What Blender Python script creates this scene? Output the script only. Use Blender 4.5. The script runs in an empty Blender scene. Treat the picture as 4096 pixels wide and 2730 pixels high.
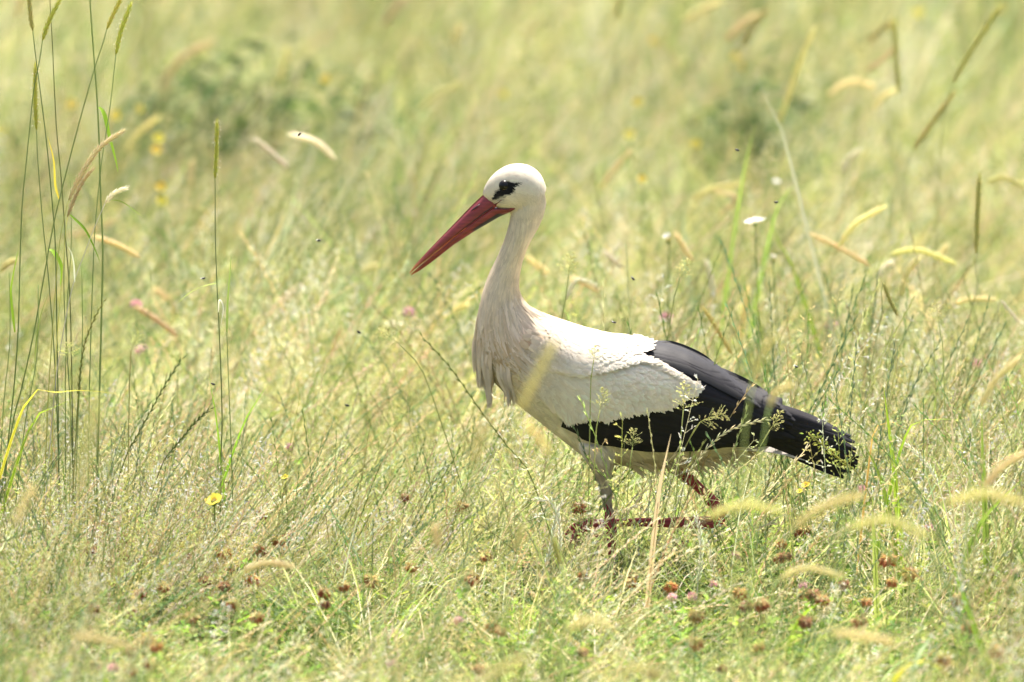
import bpy, bmesh, math, random
import numpy as np
from mathutils import Vector, Matrix

random.seed(7)
rng = np.random.default_rng(7)
R = math.radians
sc = bpy.context.scene
col = sc.collection

# ------------------------------------------------------------------ camera
CAM = Vector((0.0, -28.0, 3.8))
AIM = Vector((0.0, 0.0, 0.488))
cd = bpy.data.cameras.new('camera')
cam = bpy.data.objects.new('camera', cd)
col.objects.link(cam)
cam.location = CAM
cam.rotation_euler = (AIM - CAM).to_track_quat('-Z', 'Y').to_euler()
DIST = (AIM - CAM).length
PXM = 2450.0                                   # photo pixels per metre at the stork
cd.sensor_width = 36.0
cd.lens = 36.0 * DIST * PXM / 4096.0
cd.clip_start, cd.clip_end = 0.5, 6000.0
cd.dof.use_dof = True
cd.dof.focus_distance = DIST - 0.06
cd.dof.aperture_fstop = 4.8
sc.camera = cam

# ------------------------------------------------------------------ sky, sun, exposure
SUN_EL, SUN_AZ = 68.0, 12.0       # azimuth: clockwise from +Y, where the sun stands
w = bpy.data.worlds.new('World'); sc.world = w; w.use_nodes = True
nt = w.node_tree; nt.nodes.clear()
sky = nt.nodes.new('ShaderNodeTexSky'); sky.sky_type = 'NISHITA'; sky.sun_disc = False
sky.sun_elevation = R(SUN_EL); sky.sun_rotation = R(SUN_AZ)
sky.dust_density = 6.0; sky.air_density = 1.0; sky.ozone_density = 0.6
bg = nt.nodes.new('ShaderNodeBackground'); bg.inputs['Strength'].default_value = 0.15
wo = nt.nodes.new('ShaderNodeOutputWorld')
nt.links.new(sky.outputs[0], bg.inputs[0]); nt.links.new(bg.outputs[0], wo.inputs[0])
sd = bpy.data.lights.new('sun', 'SUN'); sd.energy = 5.0; sd.angle = R(1.5); sd.color = (1.0, 0.95, 0.86)
so = bpy.data.objects.new('sun', sd); col.objects.link(so)
sdir = Vector((math.sin(R(SUN_AZ)) * math.cos(R(SUN_EL)), math.cos(R(SUN_AZ)) * math.cos(R(SUN_EL)), math.sin(R(SUN_EL))))
so.rotation_euler = (-sdir).to_track_quat('-Z', 'Y').to_euler(); so.location = sdir * 30
sc.view_settings.view_transform = 'Standard'; sc.view_settings.look = 'None'
sc.view_settings.gamma = 1.0; sc.view_settings.use_curve_mapping = False
sc.view_settings.exposure = 1.13
sc.render.engine = 'CYCLES'
cy = sc.cycles
cy.max_bounces = 6; cy.diffuse_bounces = 3; cy.glossy_bounces = 2; cy.transmission_bounces = 3; cy.transparent_max_bounces = 4
cy.use_denoising = True; cy.use_adaptive_sampling = True; cy.adaptive_threshold = 0.03; cy.adaptive_min_samples = 40; cy.caustics_reflective = False; cy.caustics_refractive = False

# ------------------------------------------------------------------ pixel -> place
_q = cam.rotation_euler.to_matrix()
def P(px, py, Y=0.0):
    """photo pixel (4096 x 2730) on the upright plane at depth Y"""
    d = _q @ Vector(((px - 2048) / PXM / DIST, -(py - 1365) / PXM / DIST, -1.0))
    t = (Y - CAM.y) / d.y
    return CAM + d * t
def V(px, py, Y=0.0):
    return P(px * 4096 / 2353.0, py * 4096 / 2353.0, Y)
def on_height(px, py, z):
    """photo pixel on the level plane at height z"""
    d = _q @ Vector(((px - 2048) / PXM / DIST, -(py - 1365) / PXM / DIST, -1.0))
    return CAM + d * ((z - CAM.z) / d.z)

# ------------------------------------------------------------------ tagging
def tag(o, label=None, cat=None, group=None, kind=None):
    if label: o['label'] = label
    if cat: o['category'] = cat
    if group: o['group'] = group
    if kind: o['kind'] = kind
    return o
def empty(name, loc):
    o = bpy.data.objects.new(name, None); col.objects.link(o); o.location = loc
    o.empty_display_size = 0.05
    return o

# ------------------------------------------------------------------ materials
def mat_new(name):
    m = bpy.data.materials.new(name); m.use_nodes = True
    n = m.node_tree; n.nodes.clear()
    return m, n, n.nodes, n.links
def plant_material(name, trans=0.4, rough=0.5, spec=0.25, var=0.25):
    """leaf stuff: colour from the vertex tint, varied per plant, lets light through"""
    m, n, N, L = mat_new(name)
    a = N.new('ShaderNodeAttribute'); a.attribute_name = 'tint'
    oi = N.new('ShaderNodeObjectInfo')
    hsv = N.new('ShaderNodeHueSaturation')
    mr = N.new('ShaderNodeMapRange'); mr.inputs[3].default_value = 1 - var; mr.inputs[4].default_value = 1 + var
    L.new(oi.outputs['Random'], mr.inputs[0]); L.new(mr.outputs[0], hsv.inputs['Value'])
    wn = N.new('ShaderNodeTexWhiteNoise'); wn.noise_dimensions = '1D'; L.new(oi.outputs['Random'], wn.inputs['W'])
    mh = N.new('ShaderNodeMapRange'); mh.inputs[3].default_value = 0.485; mh.inputs[4].default_value = 0.515
    L.new(wn.outputs['Value'], mh.inputs[0]); L.new(mh.outputs[0], hsv.inputs['Hue'])
    L.new(a.outputs['Color'], hsv.inputs['Color'])
    p = N.new('ShaderNodeBsdfPrincipled'); p.inputs['Roughness'].default_value = rough
    p.inputs['Specular IOR Level'].default_value = spec
    t = N.new('ShaderNodeBsdfTranslucent')
    L.new(hsv.outputs[0], p.inputs['Base Color']); L.new(hsv.outputs[0], t.inputs['Color'])
    mx = N.new('ShaderNodeMixShader'); mx.inputs[0].default_value = trans
    L.new(p.outputs[0], mx.inputs[1]); L.new(t.outputs[0], mx.inputs[2])
    o = N.new('ShaderNodeOutputMaterial'); L.new(mx.outputs[0], o.inputs[0])
    return m
M = {}
M['grass'] = plant_material('grass_blade', 0.45, 0.55, 0.15)
M['seed'] = plant_material('seed_head', 0.5, 0.6, 0.15, 0.15)
M['petal'] = plant_material('petal', 0.35, 0.6, 0.1, 0.08)

def feather_material(name, rough, spec, trans, sheen=0.0, barbs=0.0):
    m, n, N, L = mat_new(name)
    a = N.new('ShaderNodeAttribute'); a.attribute_name = 'tint'
    p = N.new('ShaderNodeBsdfPrincipled'); p.inputs['Roughness'].default_value = rough
    p.inputs['Specular IOR Level'].default_value = spec
    p.inputs['Sheen Weight'].default_value = sheen
    tc = N.new('ShaderNodeTexCoord')
    nz = N.new('ShaderNodeTexNoise'); nz.inputs['Scale'].default_value = 60; nz.inputs['Detail'].default_value = 4
    L.new(tc.outputs['Object'], nz.inputs['Vector'])
    hsv = N.new('ShaderNodeHueSaturation')
    mr = N.new('ShaderNodeMapRange'); mr.inputs[1].default_value = 0.3; mr.inputs[2].default_value = 0.7
    mr.inputs[3].default_value = 0.9; mr.inputs[4].default_value = 1.06
    L.new(nz.outputs['Fac'], mr.inputs[0]); L.new(mr.outputs[0], hsv.inputs['Value'])
    L.new(a.outputs['Color'], hsv.inputs['Color']); L.new(hsv.outputs[0], p.inputs['Base Color'])
    if barbs:
        n2 = N.new('ShaderNodeTexNoise'); n2.inputs['Scale'].default_value = 700; n2.inputs['Detail'].default_value = 2
        L.new(tc.outputs['Object'], n2.inputs['Vector'])
        b = N.new('ShaderNodeBump'); b.inputs['Strength'].default_value = barbs; b.inputs['Distance'].default_value = 0.0006
        L.new(n2.outputs['Fac'], b.inputs['Height']); L.new(b.outputs[0], p.inputs['Normal'])
    o = N.new('ShaderNodeOutputMaterial')
    if trans:
        t = N.new('ShaderNodeBsdfTranslucent'); L.new(hsv.outputs[0], t.inputs['Color'])
        mx = N.new('ShaderNodeMixShader'); mx.inputs[0].default_value = trans
        L.new(p.outputs[0], mx.inputs[1]); L.new(t.outputs[0], mx.inputs[2]); L.new(mx.outputs[0], o.inputs[0])
    else:
        L.new(p.outputs[0], o.inputs[0])
    return m
M['plume'] = feather_material('white_feather', 0.75, 0.12, 0.22, 0.0, 0.25)
M['black'] = feather_material('black_feather', 0.62, 0.2, 0.0, 0.0, 0.3)
M['skin'] = feather_material('skin_and_down', 0.7, 0.15, 0.0, 0.0, 0.4)

def bill_material():
    m, n, N, L = mat_new('bill_horn')
    a = N.new('ShaderNodeAttribute'); a.attribute_name = 'tint'
    tc = N.new('ShaderNodeTexCoord')
    mp = N.new('ShaderNodeMapping'); mp.inputs['Rotation'].default_value = (0, R(-42), 0); mp.inputs['Scale'].default_value = (25, 200, 260)
    L.new(tc.outputs['Object'], mp.inputs[0])
    nz = N.new('ShaderNodeTexNoise'); nz.inputs['Scale'].default_value = 1.0; nz.inputs['Detail'].default_value = 5
    L.new(mp.outputs[0], nz.inputs['Vector'])
    hsv = N.new('ShaderNodeHueSaturation')
    mr = N.new('ShaderNodeMapRange'); mr.inputs[1].default_value = 0.3; mr.inputs[2].default_value = 0.7
    mr.inputs[3].default_value = 0.75; mr.inputs[4].default_value = 1.25
    L.new(nz.outputs['Fac'], mr.inputs[0]); L.new(mr.outputs[0], hsv.inputs['Value']); L.new(a.outputs['Color'], hsv.inputs['Color'])
    p = N.new('ShaderNodeBsdfPrincipled'); p.inputs['Roughness'].default_value = 0.42; p.inputs['Specular IOR Level'].default_value = 0.45
    L.new(hsv.outputs[0], p.inputs['Base Color'])
    b = N.new('ShaderNodeBump'); b.inputs['Strength'].default_value = 0.25; b.inputs['Distance'].default_value = 0.001
    L.new(nz.outputs['Fac'], b.inputs['Height']); L.new(b.outputs[0], p.inputs['Normal'])
    o = N.new('ShaderNodeOutputMaterial'); L.new(p.outputs[0], o.inputs[0])
    return m
M['bill'] = bill_material()
def plain(name, c, rough, spec=0.5):
    m, n, N, L = mat_new(name)
    p = N.new('ShaderNodeBsdfPrincipled'); p.inputs['Base Color'].default_value = (*c, 1)
    p.inputs['Roughness'].default_value = rough; p.inputs['Specular IOR Level'].default_value = spec
    o = N.new('ShaderNodeOutputMaterial'); L.new(p.outputs[0], o.inputs[0])
    return m
M['eye'] = plain('eye', (0.010, 0.008, 0.007), 0.2, 0.25)
M['fly'] = plain('fly_body', (0.015, 0.014, 0.013), 0.4)
M['flywing'] = plain('fly_wing', (0.45, 0.45, 0.42), 0.3)

def ground_material():
    m, n, N, L = mat_new('meadow_soil')
    tc = N.new('ShaderNodeTexCoord')
    n1 = N.new('ShaderNodeTexNoise'); n1.inputs['Scale'].default_value = 2.2; n1.inputs['Detail'].default_value = 8
    n2 = N.new('ShaderNodeTexNoise'); n2.inputs['Scale'].default_value = 45; n2.inputs['Detail'].default_value = 6
    L.new(tc.outputs['Object'], n1.inputs['Vector']); L.new(tc.outputs['Object'], n2.inputs['Vector'])
    r1 = N.new('ShaderNodeValToRGB'); r1.color_ramp.elements[0].color = (0.13, 0.17, 0.05, 1); r1.color_ramp.elements[1].color = (0.34, 0.31, 0.16, 1)
    r1.color_ramp.elements[0].position = 0.35; r1.color_ramp.elements[1].position = 0.65
    r2 = N.new('ShaderNodeValToRGB'); r2.color_ramp.elements[0].color = (0.5, 0.5, 0.5, 1); r2.color_ramp.elements[1].color = (1.2, 1.2, 1.2, 1)
    L.new(n1.outputs['Fac'], r1.inputs[0]); L.new(n2.outputs['Fac'], r2.inputs[0])
    mx = N.new('ShaderNodeMix'); mx.data_type = 'RGBA'; mx.blend_type = 'MULTIPLY'; mx.inputs[0].default_value = 1.0
    L.new(r1.outputs[0], mx.inputs[6]); L.new(r2.outputs[0], mx.inputs[7])
    p = N.new('ShaderNodeBsdfPrincipled'); p.inputs['Roughness'].default_value = 0.95; p.inputs['Specular IOR Level'].default_value = 0.1
    L.new(mx.outputs[2], p.inputs['Base Color'])
    o = N.new('ShaderNodeOutputMaterial'); L.new(p.outputs[0], o.inputs[0])
    return m
M['ground'] = ground_material()

# ------------------------------------------------------------------ mesh builder
class MB:
    def __init__(s):
        s.v = []; s.f = []; s.c = []; s.n = []
    def add(s, verts, faces, cols):
        b = len(s.v)
        s.v.extend([tuple(x) for x in verts])
        s.f.extend([tuple(i + b for i in f) for f in faces])
        if len(cols) == 3 and not hasattr(cols[0], '__len__'):
            s.c.extend([tuple(cols)] * len(verts))
        else:
            s.c.extend([tuple(x) for x in cols])
    def mesh(s, name, mat, smooth=True, origin=None):
        me = bpy.data.meshes.new(name)
        v = s.v if origin is None else [(a - origin[0], b - origin[1], c - origin[2]) for a, b, c in s.v]
        me.from_pydata(v, [], s.f); me.update()
        at = me.attributes.new('tint', 'FLOAT_COLOR', 'POINT')
        at.data.foreach_set('color', np.array([(*c, 1.0) for c in s.c], dtype=np.float32).ravel())
        if smooth: me.polygons.foreach_set('use_smooth', [True] * len(me.polygons))
        if mat: me.materials.append(mat)
        if s.n and len(s.n) == len(s.v): me.normals_split_custom_set_from_vertices(s.n)
        return me
    def build(s, name, mat, parent=None, smooth=True):
        """vertices are in world coordinates; a parent is an unrotated Empty"""
        org = None
        if parent is not None:
            org = parent.location.copy(); pp = parent.parent
            while pp is not None: org = org + pp.location; pp = pp.parent
        o = bpy.data.objects.new(name, s.mesh(name, mat, smooth, org))
        col.objects.link(o)
        if parent is not None: o.parent = parent
        return o

def catmull(pts, n):
    pts = [Vector(p) for p in pts]
    if len(pts) == 2: return [pts[0].lerp(pts[1], i / n) for i in range(n + 1)]
    ext = [pts[0] * 2 - pts[1]] + pts + [pts[-1] * 2 - pts[-2]]
    ln = [(pts[i + 1] - pts[i]).length for i in range(len(pts) - 1)]; tot = sum(ln) or 1
    out = []
    for k in range(n + 1):
        d = tot * k / n; i = 0
        while i < len(ln) - 1 and d > ln[i]: d -= ln[i]; i += 1
        t = min(1, d / (ln[i] or 1)); p0, p1, p2, p3 = ext[i:i + 4]
        out.append(0.5 * ((2 * p1) + (p2 - p0) * t + (2 * p0 - 5 * p1 + 4 * p2 - p3) * t * t + (3 * p1 - p0 - 3 * p2 + p3) * t ** 3))
    return out
def frames(path):
    T = []
    for i in range(len(path)):
        a = path[max(i - 1, 0)]; b = path[min(i + 1, len(path) - 1)]
        t = (b - a); T.append(t.normalized() if t.length > 1e-9 else Vector((0, 0, 1)))
    ref = Vector((0, 1, 0)) if abs(T[0].y) < 0.9 else Vector((1, 0, 0))
    out = []
    u = (ref - T[0] * ref.dot(T[0])).normalized()
    for t in T:
        u = (u - t * u.dot(t)); u = u.normalized() if u.length > 1e-6 else t.orthogonal().normalized()
        out.append((t, u, t.cross(u)))
    return out
def tube(mb, path, rad, c0, c1=None, k=4, cap=True):
    fr = frames(path); n = len(path); c1 = c1 or c0
    vs = []; fs = []; cs = []
    for i, (p, (t, u, v)) in enumerate(zip(path, fr)):
        r = rad(i / (n - 1)) if callable(rad) else rad
        cc = [a + (b - a) * i / (n - 1) for a, b in zip(c0, c1)]
        for j in range(k):
            a = 2 * math.pi * j / k
            vs.append(p + u * (math.cos(a) * r) + v * (math.sin(a) * r)); cs.append(cc)
    for i in range(n - 1):
        for j in range(k):
            fs.append((i * k + j, i * k + (j + 1) % k, (i + 1) * k + (j + 1) % k, (i + 1) * k + j))
    if cap: fs.append(tuple(range(k - 1, -1, -1))); fs.append(tuple((n - 1) * k + j for j in range(k)))
    mb.add(vs, fs, cs)
def ribbon(mb, path, width, side, c0, c1=None, fold=0.0):
    """a leaf: width(t) across 'side', folded along the midrib"""
    n = len(path); c1 = c1 or c0; vs = []; fs = []; cs = []
    for i, p in enumerate(path):
        a = path[max(i - 1, 0)]; b = path[min(i + 1, n - 1)]; t = (b - a).normalized()
        s = side(i / (n - 1)) if callable(side) else side
        s = (s - t * s.dot(t)); s = s.normalized() if s.length > 1e-6 else t.orthogonal().normalized()
        nn = t.cross(s); wd = width(i / (n - 1)) * 0.5
        cc = [x + (y - x) * i / (n - 1) for x, y in zip(c0, c1)]
        vs += [p - s * wd + nn * (fold * wd), p, p + s * wd + nn * (fold * wd)]; cs += [cc] * 3
    for i in range(n - 1):
        for j in (0, 1): fs.append((i * 3 + j, i * 3 + j + 1, i * 3 + j + 4, i * 3 + j + 3))
    mb.add(vs, fs, cs)
def seed(mb, p, d, L, wd, c):
    """a spikelet: thin four-sided spindle"""
    d = d.normalized(); u = d.orthogonal().normalized(); v = d.cross(u)
    a = p; b = p + d * L; m = p + d * (L * 0.4)
    mb.add([a, m + u * wd, m + v * wd, m - u * wd, m - v * wd, b],
           [(0, 1, 2), (0, 2, 3), (0, 3, 4), (0, 4, 1), (5, 2, 1), (5, 3, 2), (5, 4, 3), (5, 1, 4)], c)
def vary(c, a=0.12):
    k = 1 + random.uniform(-a, a)
    return tuple(max(0, x * k * (1 + random.uniform(-a, a) * 0.5)) for x in c)

# ================================================================== GROUND
gb = MB()
gb.add([(-3000, -3000, 0), (3000, -3000, 0), (3000, 3000, 0), (-3000, 3000, 0)], [(0, 1, 2, 3)], (0.2, 0.2, 0.1))
tag(gb.build('ground', M['ground'], None, False), 'soil and thatch of the hay meadow under the grass', None, None, 'structure')

# tints
G_GREEN = (0.225, 0.325, 0.09); G_BRIGHT = (0.34, 0.45, 0.085); G_BLUE = (0.24, 0.33, 0.16)
G_YEL = (0.54, 0.55, 0.22); G_STRAW = (0.69, 0.60, 0.35); G_PALE = (0.79, 0.73, 0.54); G_OLIVE = (0.375, 0.39, 0.165)

# ------------------------------------------------------------------ patches of sward (instanced as stuff)
TILE = 0.6
def bend_path(p, az, el, L, droop, n):
    """a blade that starts at elevation el and droops by droop radians over its length"""
    out = [p.copy()]; q = p.copy()
    for i in range(n):
        e = el - droop * ((i + 0.5) / n) ** 1.3
        d = Vector((math.cos(az) * math.cos(e), math.sin(az) * math.cos(e), math.sin(e)))
        q = q + d * (L / n); out.append(q.copy())
    return out
def wind_az(spread):
    return random.gauss(0.2, spread)
def spot():
    return Vector((random.uniform(-.5, .5) * TILE, random.uniform(-.5, .5) * TILE, -0.01))
def clumpy(k):
    """spots gathered round k tuft centres"""
    cs = [spot() for _ in range(k)]
    def f():
        c = random.choice(cs); return c + Vector((random.gauss(0, 0.035), random.gauss(0, 0.035), 0))
    return f
def flat_blade(mb, path, wd, sa, c0, c1):
    n = len(path); vs = []; fs = []; cs = []
    for i, p in enumerate(path):
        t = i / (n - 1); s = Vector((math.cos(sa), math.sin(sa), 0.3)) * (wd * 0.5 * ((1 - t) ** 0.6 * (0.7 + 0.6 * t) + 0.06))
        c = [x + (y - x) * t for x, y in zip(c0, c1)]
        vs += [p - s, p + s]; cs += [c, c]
    for i in range(n - 1): fs.append((2 * i, 2 * i + 1, 2 * i + 3, 2 * i + 2))
    mb.add(vs, fs, cs)
def add_blades(mb, nb, Lr, wr, tints, el, droop, spread, n=4, where=spot):
    for _ in range(nb):
        p = where(); L = random.uniform(*Lr); c = vary(random.choice(tints), 0.2)
        path = bend_path(p, wind_az(spread), random.uniform(*el), L, random.uniform(*droop), n)
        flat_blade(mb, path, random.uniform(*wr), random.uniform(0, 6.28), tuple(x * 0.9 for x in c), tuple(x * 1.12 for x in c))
def spikelet(mb, p, d, L, wd, c):
    """small spikelet: two crossed leaf-shaped faces"""
    d = d.normalized(); u = d.orthogonal().normalized(); v = d.cross(u); m = p + d * (L * 0.42); e = p + d * L
    mb.add([p, m + u * wd, e, m - u * wd, m + v * wd, m - v * wd], [(0, 1, 2, 3), (0, 4, 2, 5)], c)
def add_rye(mb, nb, tints, Lr=(0.26, 0.48), el=(0.4, 1.15), spread=0.5, where=spot):
    """rye grass: a thin stem with flat spikelets set alternately along its upper half"""
    for _ in range(nb):
        p = where(); L = random.uniform(*Lr); c = vary(random.choice(tints), 0.2)
        path = bend_path(p, wind_az(spread), random.uniform(*el), L, random.uniform(0.0, 0.7), 6)
        tube(mb, path, lambda t: 0.0010 - 0.0004 * t, c, tuple(x * 1.1 for x in c), 3, False)
        fine = catmull(path, 34); k = 0
        for i in range(17, 34):
            t = (fine[min(i + 1, 34)] - fine[i - 1]).normalized(); s = t.orthogonal().normalized()
            spikelet(mb, fine[i], t + s * (0.33 if k % 2 else -0.33), random.uniform(0.009, 0.014), 0.0014, vary(tuple(x * 1.15 for x in c), 0.1)); k += 1
def add_panicle(mb, nb, tints, Lr=(0.22, 0.42), el=(0.7, 1.45), spread=1.3, where=spot):
    """meadow grass: airy panicles with whorls of hair-thin branches and tiny spikelets"""
    for _ in range(nb):
        p = where(); L = random.uniform(*Lr); c = vary(random.choice(tints), 0.2); cs = tuple(min(0.8, x * 1.25) for x in c)
        path = bend_path(p, wind_az(spread), random.uniform(*el), L, random.uniform(0.0, 0.7), 6)
        panicle(mb, path, c, cs)
def panicle(mb, path, c, cs, size=1.0, more=1.0):
        tube(mb, path, lambda t: (0.0009 - 0.0005 * t) * size, c, c, 3, False)
        fine = catmull(path, 26)
        for i in range(14, 27):
            f = (i - 14) / 12.0; t = (fine[min(i + 1, 26)] - fine[i - 1]).normalized()
            u = t.orthogonal().normalized(); v = t.cross(u)
            for _k in range(random.choice((1, 2, 2)) if more == 1 else 3):
                b = random.uniform(0, 6.28); d = (u * math.cos(b) + v * math.sin(b) + t * random.uniform(0.3, 0.9)).normalized()
                bl = random.uniform(0.015, 0.045) * (1.05 - 0.75 * f) * size
                q = fine[i] + d * bl - Vector((0, 0, bl * 0.1))
                s = d.orthogonal().normalized() * 0.0003 * size
                mb.add([fine[i] - s, fine[i] + s, q], [(0, 1, 2)], c)
                for m in range(int(random.randint(3, 5) * more)):
                    pp = fine[i].lerp(q, random.uniform(0.35, 1.0))
                    spikelet(mb, pp, d + Vector((random.uniform(-.6, .6), random.uniform(-.6, .6), random.uniform(-.5, .5))), random.uniform(0.0035, 0.006) * size, 0.0011 * size, vary(cs, 0.15))
def add_clover(mb, nb, where=spot):
    """three-fingered clover leaves on short stalks"""
    for _ in range(nb):
        p = where(); h = random.uniform(0.04, 0.15); q = p + Vector((random.uniform(-.03, .04), random.uniform(-.03, .03), h))
        c = vary(random.choice([(0.17, 0.26, 0.05), (0.24, 0.34, 0.05), (0.12, 0.20, 0.04), (0.28, 0.34, 0.08)]), 0.2)
        tube(mb, [p, p.lerp(q, .5) + Vector((.004, 0, .004)), q], 0.0006, c, c, 3, False)
        clover_leaf(mb, q, random.uniform(0.008, 0.014), c)
def clover_leaf(mb, q, s, c):
        nrm = Vector((random.uniform(-.6, .6), random.uniform(-.8, .3), 1)).normalized(); u = nrm.orthogonal().normalized(); v = nrm.cross(u)
        ph = random.uniform(0, 6.28)
        for k in range(3):
            an = ph + k * 2.094; d = u * math.cos(an) + v * math.sin(an); e = nrm.cross(d); up = nrm * (s * 0.25)
            mb.add([q, q + d * s * .5 + e * s * .42 + up, q + d * s * 1.0 + e * s * .42 + up, q + d * s * 1.12, q + d * s * 1.0 - e * s * .42 + up, q + d * s * .5 - e * s * .42 + up],
                   [(0, 1, 2, 3), (0, 3, 4, 5)], vary(c, 0.08))

def scatter(name, label, protos, pts, rots, scls, mat):
    """one stuff object: the tufts stand at the given points"""
    pc = bpy.data.collections.new(name + '_tufts')
    for i, mb in enumerate(protos):
        o = bpy.data.objects.new('%s_tuft_%02d' % (name, i), mb.mesh(name + '_tuft', mat)); pc.objects.link(o)
    me = bpy.data.meshes.new(name); me.from_pydata([tuple(p) for p in pts], [], [])
    n = len(pts)
    a = me.attributes.new('rot', 'FLOAT_VECTOR', 'POINT'); a.data.foreach_set('vector', np.asarray(rots, dtype=np.float32).ravel())
    a = me.attributes.new('scl', 'FLOAT_VECTOR', 'POINT'); a.data.foreach_set('vector', np.asarray(scls, dtype=np.float32).ravel())
    a = me.attributes.new('idx', 'INT', 'POINT'); a.data.foreach_set('value', rng.integers(0, len(protos), n).astype(np.int32))
    o = bpy.data.objects.new(name, me); col.objects.link(o)
    g = bpy.data.node_groups.new(name + '_nodes', 'GeometryNodeTree')
    g.interface.new_socket('Geometry', in_out='INPUT', socket_type='NodeSocketGeometry')
    g.interface.new_socket('Geometry', in_out='OUTPUT', socket_type='NodeSocketGeometry')
    gi = g.nodes.new('NodeGroupInput'); go = g.nodes.new('NodeGroupOutput')
    ci = g.nodes.new('GeometryNodeCollectionInfo'); ci.inputs['Collection'].default_value = pc
    ci.inputs['Separate Children'].default_value = True; ci.inputs['Reset Children'].default_value = True
    ip = g.nodes.new('GeometryNodeInstanceOnPoints'); ip.inputs['Pick Instance'].default_value = True
    def na(nm, dt):
        x = g.nodes.new('GeometryNodeInputNamedAttribute'); x.data_type = dt; x.inputs['Name'].default_value = nm
        return x.outputs['Attribute']
    er = g.nodes.new('FunctionNodeEulerToRotation')
    g.links.new(na('rot', 'FLOAT_VECTOR'), er.inputs[0]); g.links.new(er.outputs[0], ip.inputs['Rotation'])
    g.links.new(na('scl', 'FLOAT_VECTOR'), ip.inputs['Scale']); g.links.new(na('idx', 'INT'), ip.inputs['Instance Index'])
    g.links.new(gi.outputs[0], ip.inputs['Points']); g.links.new(ci.outputs[0], ip.inputs['Instance'])
    g.links.new(ip.outputs[0], go.inputs[0])
    md = o.modifiers.new('tufts', 'NODES'); md.node_group = g
    tag(o, label, 'grass', None, 'stuff')
    return o

def canopy(x, y):
    """how tall the sward stands here (1 = usual); low where clover has taken over in front"""
    f = 1.0 + 0.18 * np.sin(1.9 * x + 0.7 * y) + 0.12 * np.sin(4.3 * x - 2.1 * y + 1.0) + 0.1 * np.sin(0.8 * y + 2)
    low = np.exp(-(((x + 0.52) / 0.36) ** 2 + ((y + 0.75) / 0.8) ** 2)) * 0.55
    low2 = np.exp(-(((x - 0.42) / 0.42) ** 2 + ((y + 1.3) / 0.8) ** 2)) * 0.42
    leg = np.exp(-(((x - 0.22) / 0.22) ** 2 + ((y + 0.25) / 0.35) ** 2)) * 0.12
    return f - low - low2 - leg
def field(off, step=TILE, x=(-2.4, 2.4), y=(-4.4, 13.0), zs=1.0, rotz=0.18):
    """patches side by side; wider ones where the meadow goes on outside the view"""
    X = []; Y = []; S = []
    for gx in np.arange(x[0], x[1], step):
        for gy in np.arange(y[0], y[1], step):
            X.append(gx + off[0] + rng.uniform(-.06, .06)); Y.append(gy + off[1] + rng.uniform(-.06, .06)); S.append(rng.uniform(0.92, 1.12))
    big = step * 1.6
    for gx in np.arange(-9, 9, big):
        for gy in np.arange(-7, 30, big):
            if abs(gx) > x[1] + .3 or gy > y[1] + .3 or gy < y[0] - .4: X.append(gx); Y.append(gy); S.append(1.65)
    X = np.array(X); Y = np.array(Y); S = np.array(S); n = len(X)
    h = S * np.clip(canopy(X, Y), 0.38, 1.4) * zs
    h[S > 1.5] *= 0.65
    rots = np.stack([rng.normal(0, 0.03, n), rng.normal(0, 0.03, n), rng.normal(0, rotz, n)], 1)
    return np.stack([X, Y, np.zeros(n)], 1), rots, np.stack([S, S * rng.choice([-1, 1], n), h], 1)

def make_tile(kind):
    mb = MB(); a = TILE * TILE
    if kind == 'clover':
        add_clover(mb, int(900 * a), clumpy(14))
    elif kind == 'sward':
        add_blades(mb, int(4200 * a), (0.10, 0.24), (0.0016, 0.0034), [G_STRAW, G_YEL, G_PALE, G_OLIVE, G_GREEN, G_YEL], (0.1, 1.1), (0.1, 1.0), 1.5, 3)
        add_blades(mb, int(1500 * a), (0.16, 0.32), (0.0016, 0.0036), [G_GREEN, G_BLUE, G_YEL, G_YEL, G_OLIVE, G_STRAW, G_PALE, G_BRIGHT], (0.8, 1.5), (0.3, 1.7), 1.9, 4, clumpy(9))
        add_clover(mb, int(260 * a), clumpy(4))
    else:
        add_rye(mb, int((260 if kind == 'bent' else 190) * a), [G_BLUE, G_OLIVE, G_YEL, G_STRAW, G_PALE], where=clumpy(10))
        add_rye(mb, int(110 * a), [G_BLUE, G_OLIVE, G_YEL, G_STRAW, G_GREEN], el=(1.0, 1.5), spread=2.0, where=clumpy(10))
        add_panicle(mb, int(170 * a), [G_YEL, G_STRAW, G_OLIVE, G_PALE], where=clumpy(8))
        if kind == 'bent': add_panicle(mb, int(330 * a), [G_PALE, G_STRAW, G_PALE, G_YEL], (0.26, 0.42), (0.5, 1.2), 0.7)
    return mb
GRASS = True
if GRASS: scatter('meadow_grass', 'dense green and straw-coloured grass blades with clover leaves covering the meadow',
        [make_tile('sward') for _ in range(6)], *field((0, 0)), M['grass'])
if GRASS: scatter('seeding_grass', 'thin wind-bent rye grass and airy pale panicles standing above the sward',
        [make_tile('seeding') for _ in range(6)], *field((0.29, 0.31)), M['seed'])

bent = [on_height(x * 4096 / 2353.0, y * 4096 / 2353.0, .26) for x, y in ((30, 985), (150, 960), (60, 1090), (230, 1050), (140, 1180), (330, 1100), (20, 1190), (470, 1130), (1980, 1010), (2150, 960), (2290, 1040), (980, 1050))]
if GRASS: scatter('bent_grass', 'pale feathery grass bowed over in thick swathes', [make_tile('bent') for _ in range(3)], [(p.x, p.y, 0) for p in bent], [(0, 0, random.gauss(0, .2)) for _ in bent], [(.75, .75, random.uniform(.85, 1.05)) for _ in bent], M['seed'])

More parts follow.
